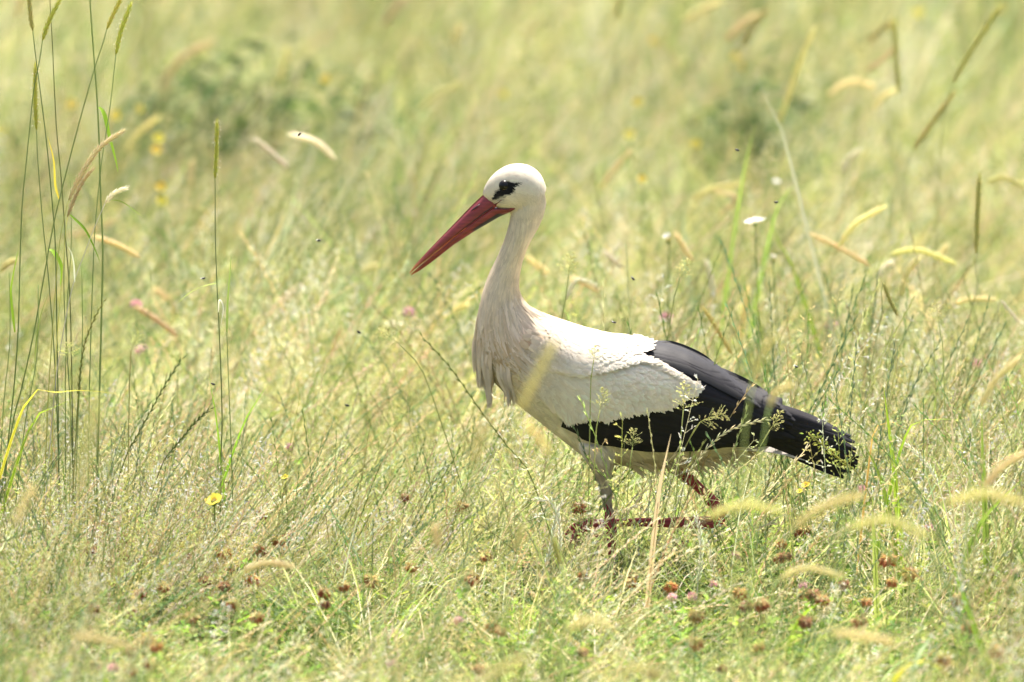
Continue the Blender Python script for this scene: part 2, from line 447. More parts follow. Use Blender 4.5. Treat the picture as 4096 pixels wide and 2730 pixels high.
clv = [on_height(x * 4096 / 2353.0, y * 4096 / 2353.0, .1) for x, y in ((200, 1290), (330, 1310), (470, 1300), (600, 1320), (120, 1400), (300, 1420), (480, 1420), (650, 1440), (200, 1540), (400, 1540), (1500, 1330), (1700, 1300), (1850, 1270), (1800, 1400), (1980, 1380), (2150, 1350), (2280, 1450), (1650, 1450), (1900, 1500), (2100, 1520), (1250, 1480), (1050, 1400))]
if GRASS: scatter('clover_leaves', 'low bright green clover leaves spreading under the withered clover heads', [make_tile('clover') for _ in range(3)], [(p.x, p.y, 0) for p in clv], [(0, 0, random.uniform(0, 6.28)) for _ in clv], [(.8, .8, 1.0)] * len(clv), M['grass'])

# ================================================================== STORK
stork = empty('stork', (P(2450, 2560, -0.04).x, -0.04, 0.0))
tag(stork, 'white stork with black wing feathers and long red bill wading through tall grass', 'stork')
S_ = 1 / PXM
def lin(x, xs, ys): return float(np.interp(x, xs, ys))

raw = MB()
def loft(st, Y=0.0, k=28, sq=2.0):
    """rings between two photo points with a half width across; closed at both ends"""
    vs = []; fs = []
    for (a, b, wd) in st:
        A = P(*a, Y); B = P(*b, Y); c = (A + B) / 2; h = (A - B) / 2
        for j in range(k):
            t = 2 * math.pi * j / k; cs, sn = math.cos(t), math.sin(t)
            cs = math.copysign(abs(cs) ** (2 / sq), cs); sn = math.copysign(abs(sn) ** (2 / sq), sn)
            vs.append(c + h * cs + Vector((0, wd * sn, 0)))
    n = len(st)
    for i in range(n - 1):
        for j in range(k): fs.append((i * k + j, i * k + (j + 1) % k, (i + 1) * k + (j + 1) % k, (i + 1) * k + j))
    fs.append(tuple(range(k - 1, -1, -1))); fs.append(tuple((n - 1) * k + j for j in range(k)))
    return vs, fs
SPINE = [((2066, 770), (2170, 752), .024), ((2054, 812), (2184, 808), .0275), ((2045, 854), (2175, 856), .0268), ((2037, 898), (2156, 905), .0252), ((2018, 963), (2127, 956), .0235),
         ((1991, 1028), (2098, 1017), .0245), ((1957, 1097), (2081, 1085), .028), ((1932, 1170), (2074, 1150), .034), ((1914, 1246), (2097, 1205), .043),
         ((1903, 1310), (2140, 1241), .056), ((1905, 1390), (2220, 1272), .072), ((1930, 1460), (2300, 1300), .088), ((1980, 1530), (2380, 1324), .098),
         ((2055, 1603), (2450, 1338), .104), ((2135, 1667), (2520, 1348), .106), ((2235, 1747), (2600, 1368), .105), ((2340, 1828), (2690, 1392), .100),
         ((2440, 1858), (2780, 1435), .092), ((2560, 1862), (2860, 1495), .080), ((2690, 1856), (2930, 1555), .066), ((2830, 1838), (3000, 1620), .050),
         ((2960, 1806), (3060, 1680), .035), ((3080, 1785), (3120, 1730), .020)]
def dense(st, n):
    out = []
    cA = catmull([Vector((*a, 0)) for a, b, w_ in st], n); 
    m = len(st)
    P_ = np.array([[*a, *b, w_] for a, b, w_ in st]); u = np.linspace(0, m - 1, n + 1)
    # uniform Catmull-Rom over the station index
    E = np.vstack([2 * P_[0] - P_[1], P_, 2 * P_[-1] - P_[-2]])
    for x in u:
        i = min(int(x), m - 2); t = x - i; p0, p1, p2, p3 = E[i:i + 4]
        q = 0.5 * (2 * p1 + (p2 - p0) * t + (2 * p0 - 5 * p1 + 4 * p2 - p3) * t * t + (3 * p1 - p0 - 3 * p2 + p3) * t ** 3)
        out.append(((q[0], q[1]), (q[2], q[3]), max(q[4], .001)))
    return out
HEAD = [((1928, 776), (1970, 816), .010), ((1950, 728), (1998, 836), .0175), ((1985, 689), (2034, 844), .0245), ((2030, 663), (2072, 846), .0285),
        ((2080, 656), (2105, 850), .0305), ((2125, 668), (2130, 852), .0295), ((2162, 700), (2150, 840), .0255), ((2185, 752), (2168, 806), .013)]
for st, Y, n in ((SPINE, 0, 64), (HEAD, 0, 24)):
    v_, f_ = loft(dense(st, n), Y); raw.add(v_, f_, (1, 1, 1))
# feathered thighs
v_, f_ = loft(dense([((2300, 1770), (2500, 1770), .040), ((2335, 1830), (2470, 1830), .034), ((2374, 1893), (2447, 1885), .022), ((2402, 1976), (2447, 1978), .011), ((2413, 2016), (2440, 2016), .0065)], 14), -0.045); raw.add(v_, f_, (1, 1, 1))
v_, f_ = loft(dense([((2560, 1820), (2640, 1740), .035), ((2630, 1868), (2700, 1800), .026), ((2690, 1892), (2728, 1858), .012)], 10), 0.04); raw.add(v_, f_, (1, 1, 1))
LEGS = []
def limb(pts, rads):
    path = catmull(pts, 22); n = len(rads) - 1
    LEGS.append(path)
    tube(raw, path, lambda t: float(np.interp(t * n, range(n + 1), rads)), (1, 0, 0), None, 10)
NY, FY = -0.045, 0.04
limb([P(2425, 1985, NY), P(2432, 2050, NY), P(2442, 2095, NY)], [.0075, .0068, .0105])
foot = P(2452, 2545, NY - .003); foot.z = 0.012
limb([P(2442, 2088, NY), P(2446, 2140, NY), P(2450, 2300, NY), foot], [.0105, .007, .0062, .008])
for ang, L in ((170, .075), (205, .085), (140, .07), (0, .035)):
    d = Vector((math.cos(R(ang)), math.sin(R(ang)), 0)); limb([foot, foot + d * L * .5 + Vector((0, 0, .004)), foot + d * L + Vector((0, 0, -.006))], [.008, .006, .004])
limb([P(2700, 1868, FY), P(2790, 1945, FY), P(2885, 2045, FY)], [.0105, .0085, .0115])
limb([P(2885, 2042, FY), P(2872, 2085, FY), P(2800, 2092, FY), P(2560, 2090, FY), P(2345, 2098, FY)], [.0115, .011, .0085, .007, .009])
toe0 = P(2345, 2098, FY)
for (x, y, dy) in ((2282, 2180, -.02), (2300, 2210, .01), (2262, 2140, .03), (2392, 2150, .0)):
    limb([toe0, P((2345 + x) / 2 - 8, (2098 + y) / 2 - 10, FY + dy * .5), P(x, y, FY + dy)], [.008, .0058, .0035])
rm = raw.mesh('body_raw', None)
ro = bpy.data.objects.new('body_raw', rm); col.objects.link(ro)
md = ro.modifiers.new('r', 'REMESH'); md.mode = 'VOXEL'; md.voxel_size = 0.0029
md = ro.modifiers.new('s', 'SMOOTH'); md.factor = 0.5; md.iterations = 5
bpy.context.view_layer.update()
dg = bpy.context.evaluated_depsgraph_get()
bm_ = bpy.data.meshes.new_from_object(ro.evaluated_get(dg), depsgraph=dg)
bpy.data.objects.remove(ro); bpy.data.meshes.remove(rm)

nv = len(bm_.vertices)
co = np.zeros(nv * 3, dtype=np.float32); bm_.vertices.foreach_get('co', co); co = co.reshape(-1, 3).astype(float)
_inv = np.array(_q.transposed())
def project(p):
    c = (np.asarray(p) - np.array(CAM)) @ _inv.T
    return np.stack([2048 - c[:, 0] / c[:, 2] * PXM * DIST, 1365 + c[:, 1] / c[:, 2] * PXM * DIST], 1)
def unproj_side(p):
    """photo coordinates of a stork point as if it lay in the middle plane of the bird"""
    q = np.array(p, dtype=float); q[:, 1] = 0.0
    return project(q)
MASK = [(2064, 721, 2), (2040, 730, 8), (2018, 745, 25), (1992, 768, 17), (1968, 790, 9)]
def chain_dist(px, ch):
    d = np.full(len(px), 1e9)
    for (x0, y0, r0), (x1, y1, r1) in zip(ch[:-1], ch[1:]):
        ab = np.array([x1 - x0, y1 - y0]); t = np.clip(((px - [x0, y0]) @ ab) / (ab @ ab), 0, 1)
        c = np.array([x0, y0]) + t[:, None] * ab
        d = np.minimum(d, np.hypot(*(px - c).T) - (r0 + (r1 - r0) * t))
    return d
def plumage_tint(px, jitter=True):
    """plumage colouring: clean white back, cream neck, tea-stained breast, stained grey belly and thighs with some shade painted in, dark patch round the eye"""
    n = len(px); x, y = px[:, 0], px[:, 1]
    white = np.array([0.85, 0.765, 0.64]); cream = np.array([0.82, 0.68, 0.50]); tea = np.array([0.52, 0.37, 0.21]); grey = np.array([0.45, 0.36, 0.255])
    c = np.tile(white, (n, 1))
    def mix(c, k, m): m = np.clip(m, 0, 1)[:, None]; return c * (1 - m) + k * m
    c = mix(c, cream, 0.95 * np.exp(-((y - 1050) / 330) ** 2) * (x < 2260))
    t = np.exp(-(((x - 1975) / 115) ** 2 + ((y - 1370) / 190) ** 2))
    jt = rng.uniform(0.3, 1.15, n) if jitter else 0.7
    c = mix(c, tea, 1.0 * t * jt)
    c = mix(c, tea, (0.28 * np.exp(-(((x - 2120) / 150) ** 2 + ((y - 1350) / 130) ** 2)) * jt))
    c = mix(c, grey, np.clip((y - 1720) / 150, 0, 0.85))  # soiled grey towards belly and thighs, part of their shade painted into it
    c = mix(c, np.array([0.70, 0.60, 0.44]), 0.5 * ((x > 2050) & (y < 860) & (y > 760)) )
    d = chain_dist(px, MASK)
    c = mix(c, np.array([0.016, 0.015, 0.016]), np.clip(0.5 - d / 6.0, 0, 1))
    lores = np.exp(-(((x - 1985) / 26) ** 2 + ((y - 800) / 14) ** 2))
    c = mix(c, np.array([0.30, 0.28, 0.27]), 0.7 * lores * (rng.uniform(0, 1.3, n) if jitter else 0.6))
    if jitter:
        k = rng.uniform(0, 1, n); neck = np.clip((2250 - x) / 150, 0, 1) * (y > 850)
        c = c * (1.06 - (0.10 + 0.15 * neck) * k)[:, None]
        c = mix(c, np.array([0.62, 0.49, 0.34]), 0.35 * (rng.random(n) ** 2) * (x > 2150) * (y < 1720))
    return np.clip(c, 0.01, 0.88)
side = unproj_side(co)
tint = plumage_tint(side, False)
# bare legs
legd = np.full(nv, 9.0)
for path in LEGS:
    for i in range(len(path) - 1):
        a = np.array(path[i]); b = np.array(path[i + 1]); ab = b - a
        t = np.clip(((co - a) @ ab) / (ab @ ab + 1e-12), 0, 1)
        legd = np.minimum(legd, np.linalg.norm(co - (a + t[:, None] * ab), axis=1))
isleg = (legd < 0.014) & (((side[:, 1] > 2000)) | ((side[:, 0] > 2718) & (side[:, 1] > 1882)))
legc = np.array([0.33, 0.062, 0.068]) * (0.8 + 0.4 * (np.sin(co[:, 2:3] * 900) * 0.5 + 0.5))
tint[isleg] = legc[isleg]
at = bm_.attributes.new('tint', 'FLOAT_COLOR', 'POINT')
at.data.foreach_set('color', np.concatenate([tint, np.ones((nv, 1))], 1).astype(np.float32).ravel())
# to the root's space
bm_.vertices.foreach_set('co', (co - np.array(stork.location)).astype(np.float32).ravel())
bm_.update()
bm_.polygons.foreach_set('use_smooth', [True] * len(bm_.polygons))
bm_.materials.clear(); bm_.materials.append(M['skin']); bm_.name = 'body'
body = bpy.data.objects.new('body', bm_); col.objects.link(body); body.parent = stork

from mathutils.bvhtree import BVHTree
bvh = BVHTree.FromPolygons([Vector(c) for c in co], [tuple(p.vertices) for p in bm_.polygons])
def skin_at(px, py):
    """near-side surface of the body behind a photo point"""
    p = P(px, py, -0.6); q = P(px, py, 0.6)
    h = bvh.ray_cast(p, (q - p).normalized())
    return (h[0], h[1]) if h[0] is not None else (P(px, py, 0), Vector((0, -1, 0)))

# ------------------------------------------------------------------ small feathers
def feather(mb, p, d, nrm, L, wd, c0, c1, lift=0.05, curl=0.0, tip=0.25, rows=4, hug=False):
    """a small contour feather: vaulted, rounded or pointed at the end"""
    s = d.cross(nrm).normalized(); vs = []; fs = []; cs = []
    for i in range(rows + 1):
        t = i / rows
        q = p + d * (L * t) + nrm * (L * (lift * t + curl * t * t) + 0.0004)
        if hug and i:
            h = bvh.find_nearest(q)
            if h[0] is not None: q = h[0] + h[1] * (0.0006 + L * lift * t)
        wp = wd * 0.5 * (0.55 + 0.45 * math.sin(min(t / 0.55, 1) * 1.57)) * (1 if t < 0.6 else max(tip * 0.3, math.cos((t - 0.6) / 0.4 * 1.45) ** (0.6 if tip > .2 else 1.1)))
        c = [a + (b - a) * t for a, b in zip(c0, c1)]
        vs += [q - s * wp - nrm * (wp * 0.12), q + nrm * (wp * 0.03), q + s * wp - nrm * (wp * 0.12)]; cs += [c, [x * 0.97 for x in c], c]
    for i in range(rows):
        for j in (0, 1): fs.append((i * 3 + j, i * 3 + j + 1, i * 3 + j + 4, i * 3 + j + 3))
    mb.add(vs, fs, cs)
    a = (nrm - s * 0.22).normalized(); b = (nrm + s * 0.22).normalized()
    for i in range(rows + 1):
        k = d * (0.16 * (i / rows - 0.4))          # light rolls softly over each feather
        mb.n += [tuple((a + k).normalized()), tuple((nrm + k).normalized()), tuple((b + k).normalized())]
def inside(poly, x, y):
    r = False; j = len(poly) - 1
    for i in range(len(poly)):
        if (poly[i][1] > y) != (poly[j][1] > y) and x < (poly[j][0] - poly[i][0]) * (y - poly[i][1]) / (poly[j][1] - poly[i][1]) + poly[i][0]: r = not r
        j = i
    return r
# wing outline in the photo's side view
TOPX = [2050, 2120, 2170, 2264, 2336, 2425, 2514, 2608, 2673, 2759, 2830, 2897, 2950, 3003, 3070, 3132, 3208, 3285, 3337, 3400, 3440]
TOPY = [1230, 1229, 1251, 1287, 1313, 1331, 1342, 1362, 1374, 1403, 1441, 1480, 1518, 1551, 1570, 1590, 1623, 1676, 1709, 1747, 1800]
BOTX = [2050, 2120, 2260, 2330, 2421, 2505, 2655, 2731, 2922, 3060, 3117, 3270, 3376, 3440]
BOTY = [1560, 1610, 1690, 1765, 1790, 1786, 1798, 1802, 1794, 1791, 1791, 1850, 1893, 1900]
WX = [2050, 2200, 2400, 2600, 2800, 3000, 3200, 3440]; WW = [.078, .103, .116, .114, .098, .074, .047, .020]
def ysurf(px, py):
    T = lin(px, TOPX, TOPY); B = lin(px, BOTX, BOTY); wv = lin(px, WX, WW)
    t = (py - T) / max(B - T, 1); t = min(max(t, 0.0), 1.1)
    if t < 0.5: k = math.sqrt(max(0, 1 - (1 - t / 0.5) ** 2)); return wv * (0.10 + 0.90 * k)
    return wv * (1 - 0.22 * ((t - 0.5) / 0.5) ** 2)
def wpt(px, py, off=0.0):
    return P(px, py, -(ysurf(px, py) + off))
def flip(mb):
    m = MB(); m.v = [(x, -y, z) for x, y, z in mb.v]; m.f = [tuple(reversed(f)) for f in mb.f]; m.c = list(mb.c); m.n = [(x, -y, z) for x, y, z in mb.n]; m.v = [(x, y, z - 0.013) for x, y, z in m.v]; return m

BLACK = (0.0125, 0.0115, 0.0135)
WHITE_POLY = [(2060, 1330), (2250, 1284), (2420, 1329), (2520, 1340), (2612, 1362), (2625, 1398), (2575, 1412), (2590, 1432), (2620, 1446), (2672, 1468), (2728, 1502), (2786, 1532), (2806, 1550), (2788, 1582),
              (2756, 1566), (2749, 1594), (2706, 1618), (2663, 1637), (2591, 1647), (2534, 1656), (2472, 1666), (2414, 1685), (2360, 1672), (2300, 1690), (2262, 1685), (2200, 1640), (2120, 1560), (2060, 1450)]
wing_sets = []
shell = MB(); inner = []
NX_, NT_ = 40, 14
for i in range(NX_ + 1):
    x = 2262 + (3130 - 2262) * i / NX_; T = max(lin(x, TOPX, TOPY) + 8, lin(x, [2262, 2480, 2600, 2650, 3150], [1655, 1560, 1440, 1395, 1200])); B = lin(x, BOTX, BOTY) - 4
    for j in range(NT_ + 1):
        y = T + (B - T) * j / NT_; shell.v.append(tuple(wpt(x, y, -0.004))); shell.c.append(BLACK)
n1 = len(shell.v)
for (x, y, z) in list(shell.v): shell.v.append((x, min(y + 0.010, -0.002), z)); shell.c.append(BLACK)
W1 = NT_ + 1
for i in range(NX_):
    for j in range(NT_):
        a = i * W1 + j; shell.f.append((a, a + 1, a + W1 + 1, a + W1)); shell.f.append((n1 + a + W1, n1 + a + W1 + 1, n1 + a + 1, n1 + a))
for i in range(NX_):
    for j in (0, NT_):
        a = i * W1 + j; shell.f.append((a, a + W1, n1 + a + W1, n1 + a) if j == 0 else (n1 + a, n1 + a + W1, a + W1, a))
for j in range(NT_):
    for i in (0, NX_):
        a = i * W1 + j; shell.f.append((n1 + a, n1 + a + 1, a + 1, a) if i == 0 else (a, a + 1, n1 + a + 1, n1 + a))

def quill(path_px, wpx, off0, off1, tint, tip=1.0, rows=16, bend=0.0):
    """one flight feather lying on the folded wing; vaulted across, with a raised shaft"""
    mb = MB(); pts = catmull([Vector((x, y, 0)) for x, y in path_px], rows); K = 6
    for i, p in enumerate(pts):
        t = i / rows; a = pts[max(i - 1, 0)]; b = pts[min(i + 1, rows)]; d = (b - a).normalized(); s = Vector((-d.y, d.x, 0))
        prof = (0.5 + 0.5 * min(1, t / 0.3)) * (1.0 if t < 0.62 else max(0.03, math.cos((t - 0.62) / 0.38 * 1.5) ** 0.62))
        for j in range(K + 1):
            u = j / K * 2 - 1; q = p + s * (u * wpx * 0.5 * prof)
            bump = 0.0019 * (1 - u * u) * min(1, wpx / 60) + (0.0007 if abs(u) < 0.05 else 0) - 0.0012 * max(0, u)
            k = 1.0 + 0.25 * (abs(u) > 0.9) + rng.uniform(-.12, .12)
            mb.v.append(tuple(wpt(q.x, q.y, off0 + (off1 - off0) * t + bump))); mb.c.append(tuple(z * k for z in tint))
    for i in range(rows):
        for j in range(K):
            a = i * (K + 1) + j; mb.f.append((a, a + K + 1, a + K + 2, a + 1))
    # the underside, a hair's breadth in
    n0 = len(mb.v)
    for (x, y, z) in list(mb.v): mb.v.append((x, y + 0.0008, z)); mb.c.append(tuple(tint))
    mb.f += [tuple(reversed([v + n0 for v in f])) for f in list(mb.f)]
    return mb
def fan(bases, tips, n, wpx, o0, o1, tint, sag=0.0, stagger=0.0):
    out = []; b = catmull([Vector((*q, 0)) for q in bases], max(n - 1, 1)); e = catmull([Vector((*q, 0)) for q in tips], max(n - 1, 1))
    for i in range(n):
        p, q = b[i], e[i]; d = q - p; nn = Vector((-d.y, d.x, 0)).normalized(); L = d.length
        m1 = p + d * 0.35 - nn * (sag * L); m2 = p + d * 0.7 - nn * (sag * L * 0.8)
        f = i / max(n - 1, 1)
        out.append(quill([(p.x, p.y), (m1.x, m1.y), (m2.x, m2.y), (q.x, q.y)], wpx if not callable(wpx) else wpx(f), o0 - stagger * f, o1 - stagger * f, vary(tint, 0.12)))
    return out
quills = []
# primaries reaching past the tail, secondaries along the lower edge, tertials and scapulars over the back
quills += fan([(2700, 1590), (2740, 1640), (2790, 1690)], [(3346, 1716), (3408, 1752), (3424, 1798), (3434, 1852), (3378, 1893)], 9, 54, .002, .010, BLACK, .045, .008)
quills += fan([(2250, 1690), (2330, 1700), (2500, 1640), (2640, 1600)], [(2720, 1788), (2900, 1782), (3020, 1765), (3180, 1758)], 11, 78, .004, .010, (0.0105, 0.0098, 0.0115), -.03, .000)
quills += fan([(2560, 1540), (2580, 1470), (2570, 1430)], [(3140, 1720), (3180, 1690), (3120, 1625)], 6, 80, -.001, .014, BLACK, .045, -.003)
quills += fan([(2560, 1425), (2570, 1395), (2585, 1378)], [(3040, 1632), (2990, 1578), (2880, 1490)], 5, 58, .008, .017, (0.016, 0.015, 0.018), .07, -.004)

covert = MB()
def wing_dir(px, py):
    T = lin(px, TOPX, TOPY); B = 1690; t = min(max((py - T) / max(B - T, 1), 0), 1)
    a = 14 + 50 * t ** 1.6 - max(0, (px - 2560) / 240) * 22
    if px < 2200: a += (2200 - px) * 0.18 * t
    return a
def covert_feather(px, py, L, wd, base_off, tip_off, ang, tip=.3):
    g = min(1, max(0.08, (px - 2090) / 260)); base_off *= g; tip_off *= g
    d = Vector((math.cos(R(ang)), math.sin(R(ang)), 0))
    a = wpt(px, py, base_off); b = wpt(px + d.x * L, py + d.y * L, tip_off)
    m = wpt(px + d.x * L * .5, py + d.y * L * .5, (base_off + tip_off) * .5)
    dd = (b - a); nrm = Vector((0, -1, 0)); e = P(px + d.y * 10, py - d.x * 10, m.y)
    s2 = wpt(px + d.x * L * .5 - d.y * 12, py + d.y * L * .5 + d.x * 12, 0) - wpt(px + d.x * L * .5 + d.y * 12, py + d.y * L * .5 - d.x * 12, 0)
    nrm = dd.cross(s2).normalized()
    if nrm.y > 0: nrm = -nrm
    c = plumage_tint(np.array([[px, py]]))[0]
    c2 = np.clip(c * 1.05, 0, .86)
    feather(covert, a, dd.normalized(), nrm, dd.length, wd * S_, tuple(c * .93), tuple(c2), 0.0, 0.02, tip, 4)
FOLD = [(2060, 1430), (2180, 1470), (2300, 1492), (2400, 1482), (2470, 1462), (2540, 1440), (2640, 1452)]
k_ = 0
while k_ < 1500:
    x = random.uniform(2060, 2800); y = random.uniform(1280, 1690); L = random.uniform(44, 74); a = wing_dir(x, y) + random.gauss(0, 9)
    ex, ey = x + math.cos(R(a)) * L * .8, y + math.sin(R(a)) * L * .8
    if not inside(WHITE_POLY, x, y) or not inside(WHITE_POLY, ex, ey) or random.random() > (x - 2070) / 170: continue
    up = y < lin(x, [q[0] for q in FOLD], [q[1] for q in FOLD]) - 12
    covert_feather(x, y, L * (0.85 if up else 1), random.uniform(20, 32), (.0205 if up else .0150), (.0225 if up else .0170) + random.uniform(0, .0012), a); k_ += 1
for (poly, n, o, L0) in ((FOLD, 170, .0205, 44), ([(2262, 1676), (2300, 1676), (2360, 1658), (2414, 1668), (2472, 1652), (2534, 1642), (2591, 1632), (2663, 1622), (2706, 1602), (2745, 1578), (2765, 1552)], 330, .0155, 50),
                         ([(2765, 1545), (2790, 1545)], 40, .016, 46), ([(2560, 1352), (2590, 1365), (2600, 1385)], 50, .0225, 40), ([(2545, 1408), (2580, 1432), (2640, 1462), (2740, 1520), (2780, 1545)], 130, .0185, 34)):
    pl = catmull([Vector((*q, 0)) for q in poly], n)
    for p in pl:
        a = wing_dir(p.x, p.y) + random.gauss(0, 17)
        if poly is FOLD: a = wing_dir(p.x, p.y) - 4 + random.gauss(0, 10)
        L = L0 * random.uniform(.6, 1.35); x = p.x - math.cos(R(a)) * L * .55 + random.gauss(0, 4); y = p.y - math.sin(R(a)) * L * .55 + random.gauss(0, 4)
        covert_feather(x, y, L, random.uniform(13, 24), o, o + .002 + random.uniform(0, .002), a, .12)

for sgn in (-1, 1):
    w_o = (shell if sgn < 0 else flip(shell)).build('wing', M['black'], stork)
    for q in quills: (q if sgn < 0 else flip(q)).build('flight_feather', M['black'], w_o)
    c_o = (covert if sgn < 0 else flip(covert)).build('covert_feathers', M['plume'], w_o); c_o['kind'] = 'stuff'
    w_o['label'] = 'folded wing, white coverts above long black flight feathers'

# contour feathers over head, neck and body
tri = []
for p in bm_.polygons:
    v = p.vertices
    for k in range(1, len(v) - 1): tri.append((v[0], v[k], v[k + 1]))
tri = np.array(tri); A_, B_, C_ = co[tri[:, 0]], co[tri[:, 1]], co[tri[:, 2]]
nr_ = np.cross(B_ - A_, C_ - A_); ar_ = np.linalg.norm(nr_, axis=1); nr_ = nr_ / (ar_[:, None] + 1e-12)
cen = unproj_side((A_ + B_ + C_) / 3)
wt = ar_ * np.where(cen[:, 1] < 870, 16.0, np.where(cen[:, 1] < 1180, 5.5, np.where(cen[:, 0] < 2150, 2.6, 1.0)))
wt *= ~((isleg[tri[:, 0]]) | (cen[:, 1] > 1990))
wt /= wt.sum()
pick = rng.choice(len(tri), 11000, p=wt)
bu = rng.random((len(pick), 2)); fl = bu.sum(1) > 1; bu[fl] = 1 - bu[fl]
pos = A_[pick] + (B_ - A_)[pick] * bu[:, :1] + (C_ - A_)[pick] * bu[:, 1:]
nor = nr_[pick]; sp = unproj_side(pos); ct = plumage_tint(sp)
flow_c = [(1940, 800), (2020, 745), (2090, 740)] + [((a[0] + b[0]) / 2, (a[1] + b[1]) / 2) for a, b, _w in SPINE[2:]]
flow_p = [P(*c) for c in flow_c]; fp = np.array(flow_p); ft = np.zeros_like(fp)
for i in range(len(fp)): ft[i] = fp[min(i + 1, len(fp) - 1)] - fp[max(i - 1, 0)]
ft /= np.linalg.norm(ft, axis=1)[:, None]
plum = MB()
DJ = 0.12
for i in range(len(pick)):
    x, y = sp[i]
    if chain_dist(sp[i:i + 1], [(2016, 745, 14), (2018, 745, 14)])[0] < 0: continue
    d2 = np.linalg.norm(fp - np.array([pos[i][0], 0, pos[i][2]]), axis=1); wgt = np.exp(-(d2 / 0.035) ** 2) + 1e-9
    d = Vector((ft * wgt[:, None]).sum(0)); n_ = Vector(nor[i])
    if x > 2150 and y > 1700: d = d * 0.6 + Vector((0.3, 0, -0.55))
    d = d + Vector((random.gauss(0, .09), random.gauss(0, .09), random.gauss(0, .09)))
    d = (d - n_ * d.dot(n_)); 
    if d.length < 1e-4: continue
    d.normalize()
    if y < 870: L, wd, lf = random.uniform(.008, .012), random.uniform(.0022, .0036), .010
    elif y < 1180: L, wd, lf = random.uniform(.024, .038), random.uniform(.0035, .0060), .012
    elif x < 2150: L, wd, lf = random.uniform(.038, .062), random.uniform(.0050, .0085), .015
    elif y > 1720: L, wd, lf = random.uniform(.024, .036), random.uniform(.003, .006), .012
    else: L, wd, lf = random.uniform(.030, .044), random.uniform(.010, .016), .02
    c = ct[i]
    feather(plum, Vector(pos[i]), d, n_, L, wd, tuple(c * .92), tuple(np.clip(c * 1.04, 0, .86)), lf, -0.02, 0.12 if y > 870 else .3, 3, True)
po = plum.build('contour_feathers', M['plume'], stork); po['kind'] = 'stuff'

# long breast plumes hanging from the lower neck
bp = MB()
for (rx, ry, tx, ty, n, sx) in ((1938, 1310, 1958, 1640, 90, 20), (1915, 1300, 1924, 1562, 55, 9), (1910, 1280, 1908, 1500, 36, 6), (1998, 1370, 2034, 1632, 70, 14), (2030, 1400, 2056, 1630, 40, 14), (1950, 1340, 1964, 1560, 50, 18), (1925, 1280, 1940, 1520, 50, 14)):
    for _ in range(n):
        y = ry + random.uniform(-150, 60); x = max(rx + random.gauss(0, sx), lin(y, [1097, 1170, 1246, 1310, 1390, 1460], [1957, 1932, 1914, 1903, 1905, 1930]) + 6)
        hit, nn_ = skin_at(x, y)
        sgn = random.choice((-1, -1, 1)); Y0 = (hit.y + .002) * (1 if sgn < 0 else -1)
        k = random.uniform(.8, 1.0); ex = tx + random.gauss(0, 5) + (rx - tx) * 0; ey = y + (ty - y) * k
        Y1 = Y0 * 0.55
        path = catmull([P(x, y, Y0), P(x * .62 + ex * .38 - 9, y * .55 + ey * .45, Y0 * .95 - .004 * (1 if Y0 < 0 else -1)), P(ex - 2, y * .2 + ey * .8, (Y0 + Y1) / 2), P(ex, ey, Y1)], 9)
        c = plumage_tint(np.array([[1960, 1330]]))[0]; c2 = np.array([0.74, 0.62, 0.45]) * random.uniform(.85, 1.1)
        wd = random.uniform(.006, .011)
        ribbon(bp, path, lambda t: wd * min(1, .06 + t * 2.6) * max(0.04, (1 - t) ** .55), Vector((1, .25 * random.uniform(-1, 1), 0)), tuple(np.clip(c * 1.1, 0, .8)), tuple(np.clip(c2, 0, .8)), -.35)
        nn2 = Vector((-.35, -1 if Y0 < 0 else 1, .25 + random.gauss(0, .12))).normalized()
        bp.n += [tuple(nn2)] * (len(bp.v) - len(bp.n))
        for fi in range(len(bp.f) - 18, len(bp.f)):
            q0, q1, q2 = [Vector(bp.v[k]) for k in bp.f[fi][:3]]
            if (q1 - q0).cross(q2 - q0).dot(nn2) < 0: bp.f[fi] = tuple(reversed(bp.f[fi]))
b_o = bp.build('breast_plumes', M['plume'], stork); b_o['kind'] = 'stuff'
# pale under-tail fluff and white tail
ut = MB()
for _ in range(260):
    x = random.uniform(2480, 2960); y = lin(x, [2480, 2690, 2830, 2960], [1845, 1840, 1822, 1795]) + random.uniform(-22, 10); Y = random.uniform(-.05, .05) * (1 - (x - 2480) / 900)
    a = R(random.gauss(28, 12)); L = random.uniform(60, 115)
    path = [P(x + math.cos(a) * L * t, y + math.sin(a) * L * t - 6 * math.sin(3.1 * t), Y) for t in (0, .25, .5, .75, 1)]
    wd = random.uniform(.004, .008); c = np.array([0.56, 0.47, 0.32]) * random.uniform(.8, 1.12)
    ribbon(ut, path, lambda t: wd * max(.05, (1 - t) ** .6), Vector((.4, .3 * random.uniform(-1, 1), 1)), tuple(c), tuple(np.clip(c * 1.1, 0, .8)), -.3)
u_o = ut.build('under_tail_feathers', M['plume'], stork); u_o['kind'] = 'stuff'
tl = MB(); tl_core = [((2960, 1745), (2960, 1790), .028), ((3100, 1765), (3090, 1800), .026), ((3200, 1785), (3190, 1818), .020), ((3268, 1812), (3262, 1829), .008)]
v_, f_ = loft(dense(tl_core, 10)); tl.add(v_, f_, (0.55, 0.50, 0.44))
tail = tl.build('tail', M['skin'], stork)
